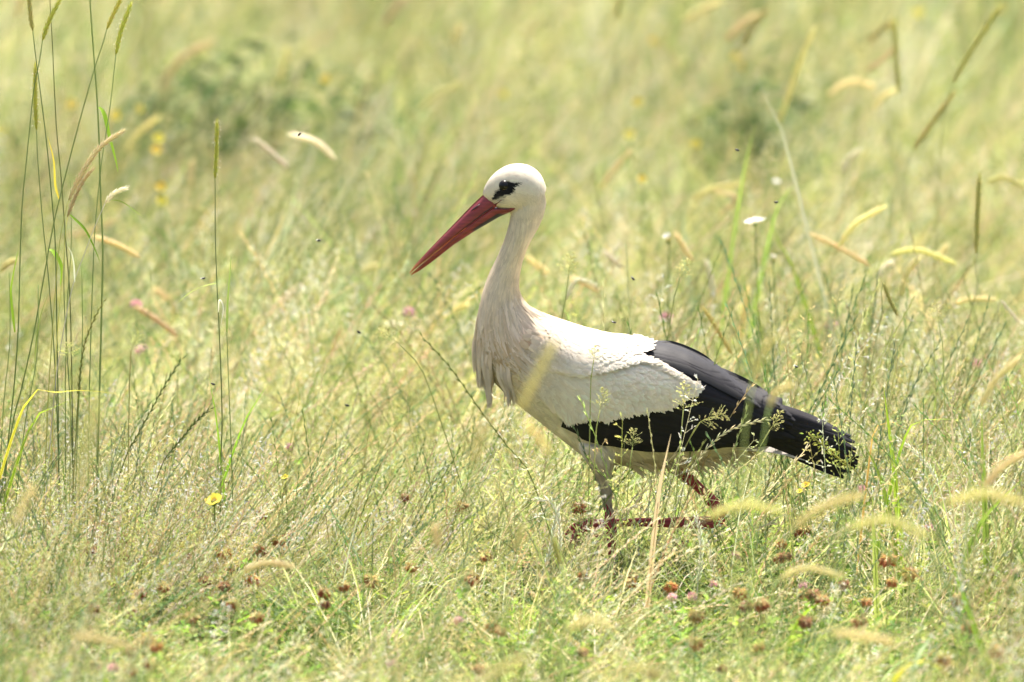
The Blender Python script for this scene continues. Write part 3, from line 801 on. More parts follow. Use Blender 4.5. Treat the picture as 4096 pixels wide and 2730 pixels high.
for i in range(6):
    f = i / 5 - .5; mb = MB()
    p0, p1, p2 = P(2940, 1770, f * .04 - .004), P(3110, 1782 + abs(f) * 10, f * .05 - .006), P(3272 - abs(f) * 30, 1824 + abs(f) * 6, f * .035 - .004)
    for oz in (0, -.0012):
        ribbon(mb, [q + Vector((0, 0, oz)) for q in catmull([p0, p1, p2], 10)], lambda t: .026 * (1 if t < .85 else max(.1, math.cos((t - .85) / .15 * 1.4))), Vector((0, 1, .9)), (0.74, .68, .62), (0.70, .62, .56), -.12)
    mb.build('tail_feather', M['plume'], tail)

# ------------------------------------------------------------------ bill, eye
ax = Vector((.73, .69))
def bill_part(name, st, upper):
    mb = MB(); K = 20; D = []
    arr = np.array(st, dtype=float); n = 40; u = np.linspace(0, len(st) - 1, n + 1); idx = np.arange(len(st))
    for q in u:
        x, y, th, wd = [np.interp(q, idx, arr[:, k]) for k in range(4)]
        x2, y2 = (x + ax.x * th, y + ax.y * th) if upper else (x - ax.x * th, y - ax.y * th)
        A = P(x, y); B = P(x2, y2)
        for j in range(K):
            # down one side from the ridge to the cutting edge, back up the other; the mating face is flat
            v = j / (K / 2 - 1) if j < K // 2 else (K - 1 - j) / (K / 2 - 1); sd = -1 if j < K // 2 else 1
            cs = 1 - 2 * v; wk = math.sqrt(max(0, 1 - (1 - v) ** 2.4)) * (1 - 0.12 * v ** 6)
            mb.v.append(tuple(A.lerp(B, v) + Vector((0, sd * wd * wk, 0))))
            tt = np.clip((1800 - x) / 150, 0, 1)
            base = np.array([0.215, 0.028, 0.029]) * (1 - tt) + np.array([0.25, 0.042, 0.026]) * tt
            t3 = np.clip((1690 - x) / 50, 0, 1); base = base * (1 - t3) + np.array([0.62, 0.22, 0.07]) * t3
            if upper: base = base + np.array([.05, .012, .02]) * max(0, cs)
            if cs < -0.78 and x < 1835: base = np.array([0.72, 0.17, 0.03]) if x > 1740 else np.array([0.66, 0.42, 0.16])
            if not upper and cs > 0.25 and 1900 < x < 2012: base = np.array([0.03, 0.022, 0.025])
            if not upper and x >= 2000: base = base * .85
            mb.c.append(tuple(base))
    for i in range(n):
        for j in range(K): mb.f.append((i * K + j, i * K + (j + 1) % K, (i + 1) * K + (j + 1) % K, (i + 1) * K + j))
    mb.f.append(tuple(range(K - 1, -1, -1))); mb.f.append(tuple(n * K + j for j in range(K)))
    return mb.build(name, M['bill'], stork)
ub = bill_part('upper_bill', [(1975, 762, 60, .0115), (1930, 782, 68, .0125), (1887, 822, 59, .0115), (1835, 877, 47, .0102), (1780, 933, 35, .0086), (1703, 1013, 22, .0058), (1661, 1059, 13, .0038), (1637, 1093, 3, .0008)], True)
lb = bill_part('lower_bill', [(2070, 838, 16, .019), (2040, 850, 26, .0175), (2001, 866, 46, .0130), (1955, 893, 41, .0118), (1906, 921, 34, .0106), (1818, 978, 24, .0086), (1722, 1053, 20, .0056), (1680, 1083, 15, .0038), (1646, 1101, 5, .0010)], False)
ub['label'] = 'upper half of the dark red bill, orange at the tip'; lb['label'] = 'lower half of the red bill, black under the chin'
for sgn in (-1, 1):
    mb = MB(); path = [P(1884 + 36 * t, 845 - 28 * t, -.0112 - .0004 * t) for t in (0, .3, .6, 1)]
    if sgn > 0: path = [Vector((p.x, -p.y, p.z)) for p in path]
    tube(mb, path, lambda t: .0004 + .0012 * math.sin(math.pi * t), (.05, .015, .018), None, 8)
    mb.build('nostril', M['bill'], ub)
    eb = bmesh.new(); bmesh.ops.create_uvsphere(eb, u_segments=24, v_segments=16, radius=.0098)
    me = bpy.data.meshes.new('eye'); eb.to_mesh(me); eb.free(); me.materials.append(M['eye']); me.polygons.foreach_set('use_smooth', [True] * len(me.polygons))
    gp = MB(); gpath = [skin_at(x, y)[0] for x, y in ((1968, 826), (1985, 816), (2003, 803), (2024, 789))]
    if sgn > 0: gpath = [Vector((p.x, -p.y, p.z)) for p in gpath]
    tube(gp, gpath, lambda t: .0024 * (1 - t * .85), (.16, .02, .025), None, 6); gp.build('gape', M['bill'], ub)
    gp = MB(); gpath = [P(x, y, yv) for x, y, yv in ((1972, 828, -.0122), (1935, 853, -.0117), (1900, 880, -.0109), (1860, 911, -.0099), (1822, 941, -.0088))]
    if sgn > 0: gpath = [Vector((p.x, -p.y, p.z)) for p in gpath]
    tube(gp, gpath, lambda t: .0011 * (1 - t * .6), (.045, .012, .014), None, 6); gp.build('mouth_line', M['bill'], ub)
    h, _n = skin_at(2018, 745); e = bpy.data.objects.new('eye', me); col.objects.link(e); e.parent = stork
    yy = h.y + .0056
    e.location = Vector((h.x, yy if sgn < 0 else -yy, h.z)) - stork.location

# ================================================================== SINGLE PLANTS
K2 = 4096 / 2353.0
def vp(pts): return [(x * K2, y * K2) for x, y in pts]
T_FOX = (0.54, 0.52, 0.13); T_CREAM = (0.83, 0.73, 0.42); T_WHITE = (0.80, 0.75, 0.57); T_TAN = (0.70, 0.58, 0.34); T_BROWN = (0.52, 0.48, 0.19); T_GOLD = (0.78, 0.72, 0.36)
ST_GREEN = (0.26, 0.33, 0.13); ST_YEL = (0.48, 0.47, 0.15); ST_PALE = (0.66, 0.62, 0.42)

def spike_mesh(path, r, tint, awn, fuzzy=0.0, flowers=False):
    """a dense grass spike: spikelets packed in a spiral round the axis, each with its bristle"""
    mb = MB(); L = sum((path[i + 1] - path[i]).length for i in range(len(path) - 1))
    n = max(36, int(L / 0.0013)); fine = catmull(path, n); fr = frames(fine)
    tube(mb, catmull(path, 10), lambda t: r * 0.62 * min(1, 0.4 + t * 5) * min(1, (1 - t) * 5 + 0.25), tuple(min(.85, x * 1.05) for x in tint), None, 6)
    for i in range(n):
        f = i / n; a = i * 2.39996; t, u, v = fr[i]; o = u * math.cos(a) + v * math.sin(a)
        k = min(1, 0.45 + f * 5) * min(1, (1 - f) * 4 + 0.4)
        p = fine[i] + o * (r * 0.45 * k); d = t + o * (0.45 + fuzzy)
        c = vary(tint, 0.16)
        spikelet(mb, p, d, random.uniform(.0055, .0080) * (0.7 + r * 70), r * 0.30 * k, c)
        if awn:
            d2 = (t + o * random.uniform(.25, .6)).normalized(); e = p + d2 * awn * random.uniform(.6, 1.1); sd_ = d2.orthogonal().normalized() * .00022
            mb.add([p - sd_, p + sd_, e], [(0, 1, 2)], tuple(min(.85, x * 1.25) for x in c))
        if flowers and random.random() < .16:
            spikelet(mb, p + o * .003, o + Vector((0, 0, -.5)), random.uniform(.003, .005), .0007, (0.82, 0.76, 0.62))
    return mb
def to_ground(pts, Y, lean=0.3):
    """carry a stem on from its last visible point down to its root"""
    a = pts[-2]; b = pts[-1]; d = b - a; d = d / max(abs(d.z), 1e-4); dx = max(-lean, min(lean, d.x * .6))
    root = Vector((b.x + dx * b.z, b.y + random.uniform(-.04, .04), -0.005))
    return pts + [b.lerp(root, .5) + Vector((dx * .05 * b.z, 0, 0)), root]
def stalk(name, label, cat, head, stem, Y, r=.0045, sr=.0013, tint=T_FOX, st=ST_GREEN, awn=.006, group=None, leaves=(), fuzzy=0.0, flowers=False):
    """head: photo points from the base of the ear to its tip; stem: from below the ear down to where the grass hides it"""
    sp_ = [P(x, y, Y) for x, y in stem]; hp = [P(x, y, Y) for x, y in head] if head else []
    full = ([hp[0]] if hp else []) + sp_
    full = to_ground(full, Y)
    root = empty(name, full[-1].copy()); root.location.z = 0
    tag(root, label, cat, group)
    mb = MB(); n = max(16, len(full) * 5); path = list(reversed(catmull(full, n)))
    tube(mb, path, lambda t: sr * (1.1 - .5 * t), tuple(x * .95 for x in st), tuple(min(.8, x * 1.1) for x in st), 6)
    so_ = mb.build('stem', M['grass'], root)
    if hp: spike_mesh(hp, r, tint, awn, fuzzy, flowers).build('seed_head', M['seed'], root)
    for (pts, wpx, c) in leaves:
        mb = MB(); path = catmull([P(x, y, Y - .002 - .004 * i) for i, (x, y) in enumerate(pts)], 12); wd = wpx / PXM
        ribbon(mb, path, lambda t: wd * min(1, .45 + t * 3) * max(.04, (1 - t) ** .7), Vector((1, .7, .3)), c, tuple(min(.8, x * 1.15) for x in c), .3)
        mb.build('leaf', M['grass'], root)
    return root

LG = (0.30, 0.46, 0.045); LY = (0.62, 0.55, 0.06); LB = (0.36, 0.46, 0.26)
# the tall stalks in focus to one side
stalk('grass_stalk', 'tall stalk with a narrow olive spike, the one most upright in the tall cluster', 'grass stalk', [(131, 123), (122, 60), (114, -30)], [(143, 230), (158, 344), (185, 560), (208, 800), (222, 1000), (228, 1350), (232, 1600)], .05, .0047, .0014, tint=T_BROWN)
stalk('grass_stalk', 'tall stalk with bristly yellow spike leaning away over its long straight stem', 'grass stalk', [(170, 163), (196, 85), (244, -10)], [(155, 260), (135, 360), (110, 600), (88, 830), (80, 1050), (72, 1330), (55, 1560), (30, 1800)], -.05, .0045, .0014, awn=.008)
stalk('grass_stalk', 'tall stalk whose yellow spike is dotted with pale flowers all along', 'grass stalk', [(146, 520), (141, 390), (142, 250)], [(150, 620), (160, 760), (172, 900), (190, 1070), (213, 1350), (225, 1600)], .12, .0045, .0012, flowers=True, awn=.004)
stalk('grass_stalk', 'headless stalk with a slim yellow leaf clasping its lower half', 'grass stalk', [], [(196, -60), (202, 40), (212, 230), (225, 500), (245, 718), (262, 950), (280, 1200), (288, 1580)], .2, .004, .0013, st=(.26, .30, .12), leaves=[([(238, 800), (222, 740), (215, 640), (190, 545)], 14, LY)])
stalk('grass_stalk', 'thickest green stalk of the cluster with a bright drooping leaf half way up', 'grass stalk', [], [(358, -60), (362, 40), (378, 260), (393, 480), (403, 800), (411, 1000), (405, 1300), (397, 1600), (392, 1780)], .1, .004, .0021, leaves=[([(396, 430), (415, 455), (435, 540), (462, 640), (472, 690)], 24, LG)])
stalk('grass_stalk', 'tall slanting stalk with a narrow golden spike crossing the other stems', 'grass stalk', [(427, 118), (450, 65), (492, -20)], [(410, 180), (380, 270), (320, 480), (255, 730), (215, 895), (170, 1140), (135, 1335), (85, 1560), (50, 1700)], -.08, .0042, .0015)
stalk('grass_stalk', 'stalk with a ragged yellow spike shedding pale flowers at its upper end', 'grass stalk', [(464, 218), (482, 130), (527, 8)], [(455, 300), (440, 430), (420, 560), (405, 660), (392, 780), (378, 950), (368, 1200), (358, 1560)], .03, .0047, .0012, flowers=True, awn=.005)
stalk('grass_stalk', 'thin pale stalk carrying two bristly cream ears one above the other', 'grass stalk', [(275, 800), (330, 690), (400, 590), (500, 520)], [(262, 850), (240, 960), (222, 1150), (205, 1400), (190, 1650)], -.12, .0052, .0011, T_CREAM, ST_YEL, .016, flowers=True)
stalk('grass_stalk', 'short bristly tan ear tucked under the cream ear of the cluster', 'grass stalk', [(270, 868), (300, 790), (335, 720), (376, 670)], [(262, 930), (250, 1100), (232, 1300), (215, 1600)], -.1, .0042, .0009, T_TAN, ST_YEL, .010)
stalk('grass_stalk', 'white dried stalk with a small feathery white ear bending over', 'grass stalk', [(420, 815), (455, 775), (512, 750)], [(400, 860), (380, 905), (340, 1010), (295, 1130), (262, 1280), (235, 1440), (215, 1600)], -.1, .0050, .0012, T_WHITE, (.72, .70, .58), .010, leaves=[([(300, 1130), (296, 1060), (285, 1010), (265, 980)], 10, (.66, .7, .5)), ([(440, 800), (490, 810), (540, 845), (580, 875)], 7, LG)])
stalk('grass_stalk', 'lone stiff stalk with a straight mustard spike standing apart from the cluster', 'grass stalk', [(860, 715), (866, 600), (868, 478)], [(861, 800), (861, 920), (866, 1100), (878, 1350), (888, 1650), (884, 1850)], .0, .0043, .0013, flowers=True, awn=.003, leaves=[([(866, 1133), (820, 1142), (760, 1170), (705, 1218)], 13, (.30, .40, .08)), ([(874, 1250), (878, 1200), (893, 1230), (884, 1300)], 9, T_WHITE)])
stalk('grass_stalk', 'headless stalk with a slim upright leaf beside the lone mustard spike', 'grass stalk', [], [(905, 1240), (908, 1350), (915, 1550), (925, 1800)], .02, .004, .0012, leaves=[([(908, 1330), (912, 1200), (920, 1100), (924, 1015)], 14, (.28, .38, .09))])
for i, (st_, lv) in enumerate(((([(40, 1350), (20, 1560), (10, 1700)]), [([(60, 1330), (45, 1180), (50, 1120), (75, 990)], 16, LG)]),
                             ([(150, 1400), (125, 1560), (100, 1700)], [([(140, 1450), (150, 1330), (170, 1240), (200, 1160)], 10, (.3, .4, .1))]),
                             ([(285, 980), (270, 1200), (262, 1500), (262, 1650)], [([(196, 1000), (215, 1010), (245, 1070), (240, 1150)], 26, LG)]),
                             ([(256, 1180), (268, 1400), (282, 1650)], []), ([(330, 1330), (322, 1500), (312, 1680)], [([(280, 860), (340, 920), (380, 1000), (402, 1055)], 15, LG)]))):
    stalk('grass_stalk', ['stem with an upright bright leaf on the edge of the tall cluster', 'leaning stem with a thin curved leaf low in the cluster', 'stem with a wide folded green leaf inside the tall cluster', 'bare thin stem standing between the tall cluster stalks', 'bare stem crossed by a long arching green leaf in the cluster'][i],
          'grass stalk', [], [(st_[0][0] + (3 if i % 2 else -3), st_[0][1] - 260)] + st_, [.1, -.1, .15, .05, -.05][i], .004, .0012, leaves=lv)

# ears behind the stork, out of focus
BG = [  # (ear base, middle, tip) in the 2353-wide view, distance behind, tint, radius
 ((662, 388), (622, 350), (583, 318), 2.6, T_WHITE, .0065), ((772, 368), (728, 328), (666, 309), 2.4, T_WHITE, .0070), ((290, 352), (318, 305), (368, 268), 4.2, T_GOLD, .0058),
 ((370, 200), (415, 135), (492, 93), 5.2, T_CREAM, .0080), ((322, 592), (268, 562), (212, 543), 1.6, T_TAN, .0058), ((408, 772), (360, 735), (310, 703), 1.8, T_TAN, .0062), ((410, 732), (388, 690), (352, 662), 3.0, T_TAN, .0062),
 ((956, 766), (925, 748), (884, 746), 2.2, T_WHITE, .0062), ((962, 252), (1008, 214), (1062, 194), 5.0, T_GOLD, .0065), ((1376, 436), (1412, 388), (1450, 344), 3.6, T_CREAM, .0055),
 ((1588, 458), (1640, 434), (1706, 424), 3.2, T_GOLD, .0060), ((1650, 500), (1690, 455), (1648, 440), 3.0, T_CREAM, .0048), ((1926, 568), (1965, 515), (2036, 474), 1.8, T_CREAM, .0062), ((2002, 612), (1940, 575), (1862, 538), 2.0, T_TAN, .0055),
 ((2046, 584), (2110, 575), (2196, 606), 1.8, T_GOLD, .0060), ((1938, 400), (1950, 365), (1978, 344), 3.2, T_WHITE, .0065), ((2012, 200), (1955, 188), (1906, 216), 4.2, T_CREAM, .0060), ((2008, 254), (2028, 222), (2064, 206), 4.0, T_CREAM, .0062),
 ((1592, 602), (1572, 570), (1552, 536), 2.0, T_CREAM, .0062), ((1640, 692), (1634, 645), (1624, 598), 1.8, T_WHITE, .0068), ((1700, 792), (1708, 730), (1720, 658), 1.9, T_GOLD, .0058), ((1682, 815), (1650, 760), (1616, 706), 1.0, T_BROWN, .0048),
 ((2100, 342), (2140, 285), (2196, 208), 2.6, T_BROWN, .0058), ((2190, 192), (2235, 110), (2302, 8), 2.4, T_BROWN, .0058), ((2066, 216), (2060, 140), (2056, 44), 3.2, T_BROWN, .0058), ((1790, 285), (1830, 165), (1872, 64), 3.6, T_GOLD, .0056),
 ((1708, 104), (1730, 64), (1764, 20), 3.8, T_BROWN, .0056), ((1570, 48), (1610, 25), (1660, 2), 5.0, T_CREAM, .0080), ((1665, 95), (1700, 60), (1745, 30), 5.0, T_CREAM, .0075), ((2243, 582), (2246, 490), (2251, 398), 1.2, T_BROWN, .0056), ((2030, 650), (2045, 690), (2062, 725), .5, T_BROWN, .0045),
 ((2264, 420), (2305, 408), (2356, 432), 2.6, T_GOLD, .0062), ((2178, 708), (2225, 688), (2290, 688), 1.8, T_CREAM, .0055), ((820, 636), (845, 616), (884, 610), 3.0, T_CREAM, .0065), ((1432, 616), (1412, 600), (1388, 578), 2.4, T_WHITE, .0058), ((1378, 672), (1345, 652), (1312, 640), 1.8, T_CREAM, .0060),
 ((1300, 690), (1325, 645), (1370, 655), 1.2, T_WHITE, .0042), ((1262, 630), (1235, 610), (1210, 590), 2.6, T_CREAM, .0058), ((1080, 700), (1060, 705), (1040, 716), 2.4, T_GOLD, .0060), ((1040, 110), (1050, 80), (1062, 55), 6.0, T_CREAM, .0085), ((880, 60), (905, 25), (935, -10), 6.2, T_TAN, .0080),
 ((1420, 45), (1421, 20), (1424, -15), 4.4, T_BROWN, .0062), ((640, 190), (655, 140), (660, 110), 5.0, T_GOLD, .0070), ((760, 815), (772, 780), (786, 752), 2.2, T_TAN, .0050), ((1440, 720), (1455, 690), (1470, 660), 3.2, T_TAN, .0050),
 ((2020, 640), (2032, 615), (2052, 602), 1.6, T_WHITE, .0060), ((2070, 680), (2085, 625), (2115, 590), 1.6, T_CREAM, .0075), ((440, 430), (438, 395), (443, 368), 4.0, T_CREAM, .0062), ((140, 545), (205, 532), (272, 500), 3.4, T_TAN, .0058), ((0, 625), (15, 608), (40, 596), 1.6, T_GOLD, .0065),
 ((2180, 560), (2165, 580), (2155, 610), 2.8, T_CREAM, .0060), ((1130, 450), (1120, 480), (1115, 520), 4.0, T_CREAM, .0050), ((2300, 690), (2320, 715), (2340, 740), 1.2, T_WHITE, .0032), ((1995, 100), (2022, 70), (2046, 50), 3.8, T_BROWN, .0055), ((1990, 165), (2030, 135), (2062, 108), 3.6, T_TAN, .0052), ((40, 40), (45, 15), (50, -20), 5.5, T_CREAM, .0075)]
hues = {T_WHITE: 'whitish', T_CREAM: 'cream', T_TAN: 'tan', T_GOLD: 'golden', T_BROWN: 'brownish olive'}
def near_what(x, y):
    if x < 330: return 'behind the tall stalk cluster'
    if x < 800: return 'behind the lone mustard stalk'
    if x < 1150: return 'in the meadow ahead of the bill'
    if x < 1540: return 'behind the neck and back of the stork'
    if x < 1900: return 'in the meadow about the white daisy'
    return 'in the meadow beyond the tail, ' + ('deep in blur' if y < 300 else 'less blurred')
for (a, m, b, Y, tint, r) in BG:
    stx = a[0] + (a[0] - m[0]) * .5 + random.uniform(-6, 6); up = a[1] < m[1]
    stem = vp([(a[0] + (a[0] - m[0]) * .35, a[1] + max(14, (a[1] - m[1]) * .6)), (stx, a[1] + 75), (stx - random.uniform(6, 24), a[1] + 165)])
    arch = abs(b[1] - a[1]) < abs(b[0] - a[0]) * 1.1
    lab = ('arching %s ear of grass %s' if arch else 'upright %s ear of grass %s') % (hues[tint], near_what(*a))
    stalk('grass_ear', lab, 'grass ear', vp([a, m, b]), stem, Y, r * 1.05, .0012, tint, (.40, .44, .20), .012 if arch else .004, 'ears of grass behind the stork', fuzzy=.1 if arch else 0)
FGS = [((1190, 948), (1232, 868), (1276, 782), -2.6, T_GOLD, .0062, 'wide blurred yellow ear standing across the breast of the stork', .5), ((1264, 1046), (1240, 1008), (1208, 968), -2.2, T_GOLD, .0060, 'small blurred yellow ear under the breast of the stork', 0), ((1092, 1074), (1100, 1020), (1112, 968), -2.6, T_GOLD, .0062, 'blurred yellow ear standing before the breast of the stork over bent grass', 0),
 ((1732, 872), (1750, 820), (1782, 768), -1.9, T_GOLD, .0056, 'upright yellow ear rising above the black wing', .0), ((1768, 934), (1785, 900), (1824, 884), -1.7, T_GOLD, .0058, 'yellow ear bending over the black wing feathers', .0),
 ((2172, 1158), (2260, 1135), (2356, 1155), -2.3, T_GOLD, .0075, 'long arching blurred yellow ear beyond the tail', .0), ((1944, 1216), (2035, 1195), (2134, 1234), -2.2, T_GOLD, .0072, 'arching blurred yellow ear below the tail, curving down at its tip', .0), ((1820, 1214), (1890, 1165), (1986, 1136), -2.0, T_GOLD, .0070, 'slanting blurred yellow ear just under the tail feathers', .0),
 ((1624, 1188), (1710, 1160), (1804, 1178), -2.0, T_GOLD, .0066, 'arching blurred yellow ear before the lifted foot', .0), ((560, 1312), (612, 1294), (676, 1302), -1.0, T_CREAM, .0062, 'arching cream ear among the brown clover heads', .0), ((180, 1130), (200, 1030), (222, 910), -3.0, T_GOLD, .0072, 'tall blurred yellow ear before the bent pale grass', .0),
 ((34, 1212), (52, 1165), (76, 1118), -2.4, T_CREAM, .0070, 'blurred cream ear leaning over the dark bent grass', .0), ((2252, 935), (2290, 870), (2346, 820), -.9, T_CREAM, .0064, 'large cream ear arching up beside a green stem', .0), ((2258, 1122), (2300, 1075), (2362, 1038), -1.4, T_CREAM, .0068, 'large cream ear arching low beside the wide green blades', .0),
 ((1790, 1332), (1850, 1305), (1940, 1325), -1.4, T_CREAM, .0055, 'pale drooping ear over the clover beyond the feet', .0), ((1300, 1450), (1345, 1425), (1400, 1432), -2.2, T_CREAM, .0060, 'faint drooping ear low before the stork', .0), ((1905, 1452), (1985, 1462), (2060, 1478), -2.2, T_CREAM, .0068, 'flat-lying tan ear over the brown clover', .0), ((160, 1458), (235, 1468), (305, 1488), -2.2, T_CREAM, .0066, 'flat-lying pale ear before the brown clover heads', .0), ((1100, 1568), (1160, 1532), (1215, 1508), -2.8, T_GOLD, .0066, 'yellow blurred ear at the lower border of the meadow before the stork', .0), ((1420, 1560), (1460, 1530), (1530, 1555), -2.8, T_GOLD, .0066, 'yellow blurred ear arching low before the standing foot', .0),
 ((1290, 1300), (1282, 1265), (1272, 1235), -1.2, T_BROWN, .0048, 'short brown blurred ear before the lifted foot', .0), ((1005, 1262), (1003, 1235), (1000, 1205), -1.6, T_TAN, .0060, 'short tan blurred ear on the open grass ahead of the feet', .0), ((1185, 1265), (1195, 1230), (1205, 1205), -1.5, T_GOLD, .0050, 'short yellow ear on the grass ahead of the feet', .0)]
for (a, m, b, Y, tint, r, lab, _) in FGS:
    Y *= 1.75; r *= 1.25; arch = abs(b[1] - a[1]) < abs(b[0] - a[0]) * 1.1
    stx = a[0] - (14 if b[0] > a[0] else -14)
    stem = vp([(a[0] + (a[0] - m[0]) * .3, a[1] + 22), (stx, a[1] + 80), (stx - 8, a[1] + 150)])
    stalk('grass_ear', lab, 'grass ear', vp([a, m, b]), stem, Y, r * .8, .0024, tint, (.46, .52, .24), .012 if arch else .006, None, fuzzy=.1)

# leaf blades that stand out
BL = [('tan dead blade standing before the wing', [(1512, 1155), (1522, 1090), (1542, 998)], -.5, 26, (.62, .5, .28)), ('bright green blade rising beyond the tail', [(2058, 1110), (2045, 1000), (2030, 885)], -.15, 26, LG), ('wide green blade standing beside the tallest stem beyond the tail', [(2262, 1110), (2258, 1030), (2256, 945)], -.5, 30, (.26, .40, .07)),
 ('green blade slanting up from the grass below the tail', [(2045, 1185), (2020, 1090), (1985, 1020)], -.2, 26, (.3, .42, .06)), ('folded green blade with a level yellow tip beyond the tail', [(2060, 1070), (2090, 985), (2120, 966), (2200, 964)], -.2, 18, LG), ('orange dying blade bent over beyond the tail', [(1998, 1060), (2010, 990), (2045, 968), (2110, 1005)], -.1, 11, (.62, .36, .12)),
 ('yellow-green blade lying level over pale bent grass', [(60, 925), (130, 902), (200, 898), (265, 905)], -.2, 14, LY), ('green blade sloping through the pale bent grass', [(68, 985), (110, 945), (170, 918), (240, 905)], -.15, 14, LG), ('short green blade leaning beside the lone stalk', [(550, 1000), (585, 930), (618, 880)], .1, 14, LG),
 ('bright slim blade standing beside the lone stalk', [(500, 985), (490, 920), (480, 862)], .05, 13, LG), ('broad green blade in the blurred grass above the wing', [(1745, 660), (1790, 470), (1840, 420)], 2.4, 26, (.3, .42, .08)), ('green blade bending across the daisy stem', [(1820, 610), (1790, 560), (1770, 500)], 2.2, 20, LG),
 ('long green blade with a dried white tip beyond the daisy', [(1805, 330), (1782, 270), (1735, 170)], 2.0, 20, (.62, .64, .42)), ('green blade standing over a thin stem above the wing', [(1705, 420), (1722, 340), (1735, 285)], 2.4, 22, (.26, .4, .08)), ('pale green blade crossing the blurred stems beyond the wing', [(1590, 690), (1575, 590), (1570, 470)], 3.0, 26, LB),
 ('green drooping blade low at the border beyond the clover', [(2280, 1560), (2225, 1400), (2185, 1290)], -1.4, 34, LG), ('green blade crossing the clover beyond the feet', [(1830, 1440), (1870, 1395), (1920, 1380)], -1.0, 26, LG), ('pale blue-green blade leaning out of the low clover', [(2095, 1568), (2110, 1510), (2150, 1450)], -1.6, 40, LB), ('yellow-tipped blade arching at the lower border', [(2060, 1560), (2120, 1520), (2180, 1550)], -1.8, 30, LY),
 ('green blade at the border beyond the tail', [(2240, 1230), (2290, 1160), (2356, 1095)], -.6, 30, (.3, .42, .07)), ('upright green blade low beyond the lifted foot', [(2010, 1260), (2005, 1180), (2006, 1130)], -.6, 24, (.34, .44, .1))]
for (lab, pts, Y, wpx, c) in BL:
    pts = vp(pts); wp_ = to_ground([P(*q, Y) for q in reversed(pts)], Y); root = empty('broad_grass', Vector((wp_[-1].x, wp_[-1].y, 0))); tag(root, lab, 'grass blade', None, 'thing')
    path = catmull(list(reversed(wp_)), 18); wd = wpx / PXM; mb = MB()
    ribbon(mb, path, lambda t: wd * min(1, .35 + t * 1.6) * max(.04, (1 - t ** 3.5)), Vector((1, .35, .3)), c, tuple(min(.8, x * 1.1) for x in c), .3); mb.build('blade', M['grass'], root)
    mb = MB(); tube(mb, [p - Vector((0, .001, 0)) for p in path[:14]], lambda t: wd * .05 + .0002, tuple(x * 1.1 for x in c), None, 4); mb.build('midrib', M['grass'], root)

# seeding panicles and rye ears in focus on and around the bird
PN = [('open pale panicle with tiers of seeds standing against the black wing', [(2740, 1537), (2733, 1640), (2722, 1766), (2712, 1880)], -.16, 1.0, 2), ('feathery panicle leaning over the black wing', [(2900, 1655), (2800, 1690), (2740, 1790), (2690, 1920)], -.2, 1.1, 2), ('panicle slanting across the black wing towards the tail', [(3125, 1650), (3080, 1720), (3035, 1800), (3000, 1900)], -.2, .9, 2),
 ('small green panicle before the white wing coverts', [(2382, 1390), (2375, 1440), (2365, 1500), (2360, 1680)], -.3, .7, 2), ('thin panicle before the white flank over the black wing edge', [(2420, 1560), (2400, 1640), (2385, 1720), (2378, 1850)], -.3, .9, 2), ('airy panicle rising above the back of the stork', [(2285, 1020), (2275, 1100), (2262, 1200), (2240, 1330)], .35, 1.1, 2),
 ('airy panicle in the blurred meadow above the wing', [(2750, 1045), (2720, 1110), (2700, 1180), (2680, 1290)], .4, 1.0, 2), ('panicle of small seeds under the hanging breast plumes', [(1520, 1320), (1600, 1380), (1660, 1440), (1720, 1560)], .1, 1.0, 2), ('panicle bowing beside the lone mustard stalk', [(560, 1340), (525, 1400), (520, 1480), (516, 1650)], .0, .9, 2), ('greenish panicle low among the tall cluster stems', [(268, 1380), (278, 1440), (284, 1500), (282, 1640)], -.1, .9, 2),
 ('pale panicle standing beyond the tail tip', [(3745, 1210), (3755, 1290), (3770, 1380), (3775, 1500)], .3, 1.0, 2), ('low panicle before the feathered thigh', [(2535, 1720), (2530, 1790), (2520, 1860), (2510, 1990)], -.25, .8, 2)]
for (lab, pts, Y, sz, more) in PN:
    w_ = to_ground([P(*q, Y) for q in pts], Y); root = empty('grass_panicle', Vector((w_[-1].x, w_[-1].y, 0))); tag(root, lab, 'grass panicle')
    k = len(pts) - 1
    mb = MB(); c = vary((.50, .52, .20), .1); tube(mb, catmull(list(reversed(w_[1:])), 14), .0009, (.36, .42, .14), c, 5); mb.build('stem', M['grass'], root)
    mb = MB(); top = catmull(list(reversed(w_[:3])), 14); L = sum((top[i + 1] - top[i]).length for i in range(14)); panicle(mb, top, c, (.66, .66, .30), max(.7, L / .12) * sz, 1.6); mb.build('seeds', M['seed'], root)
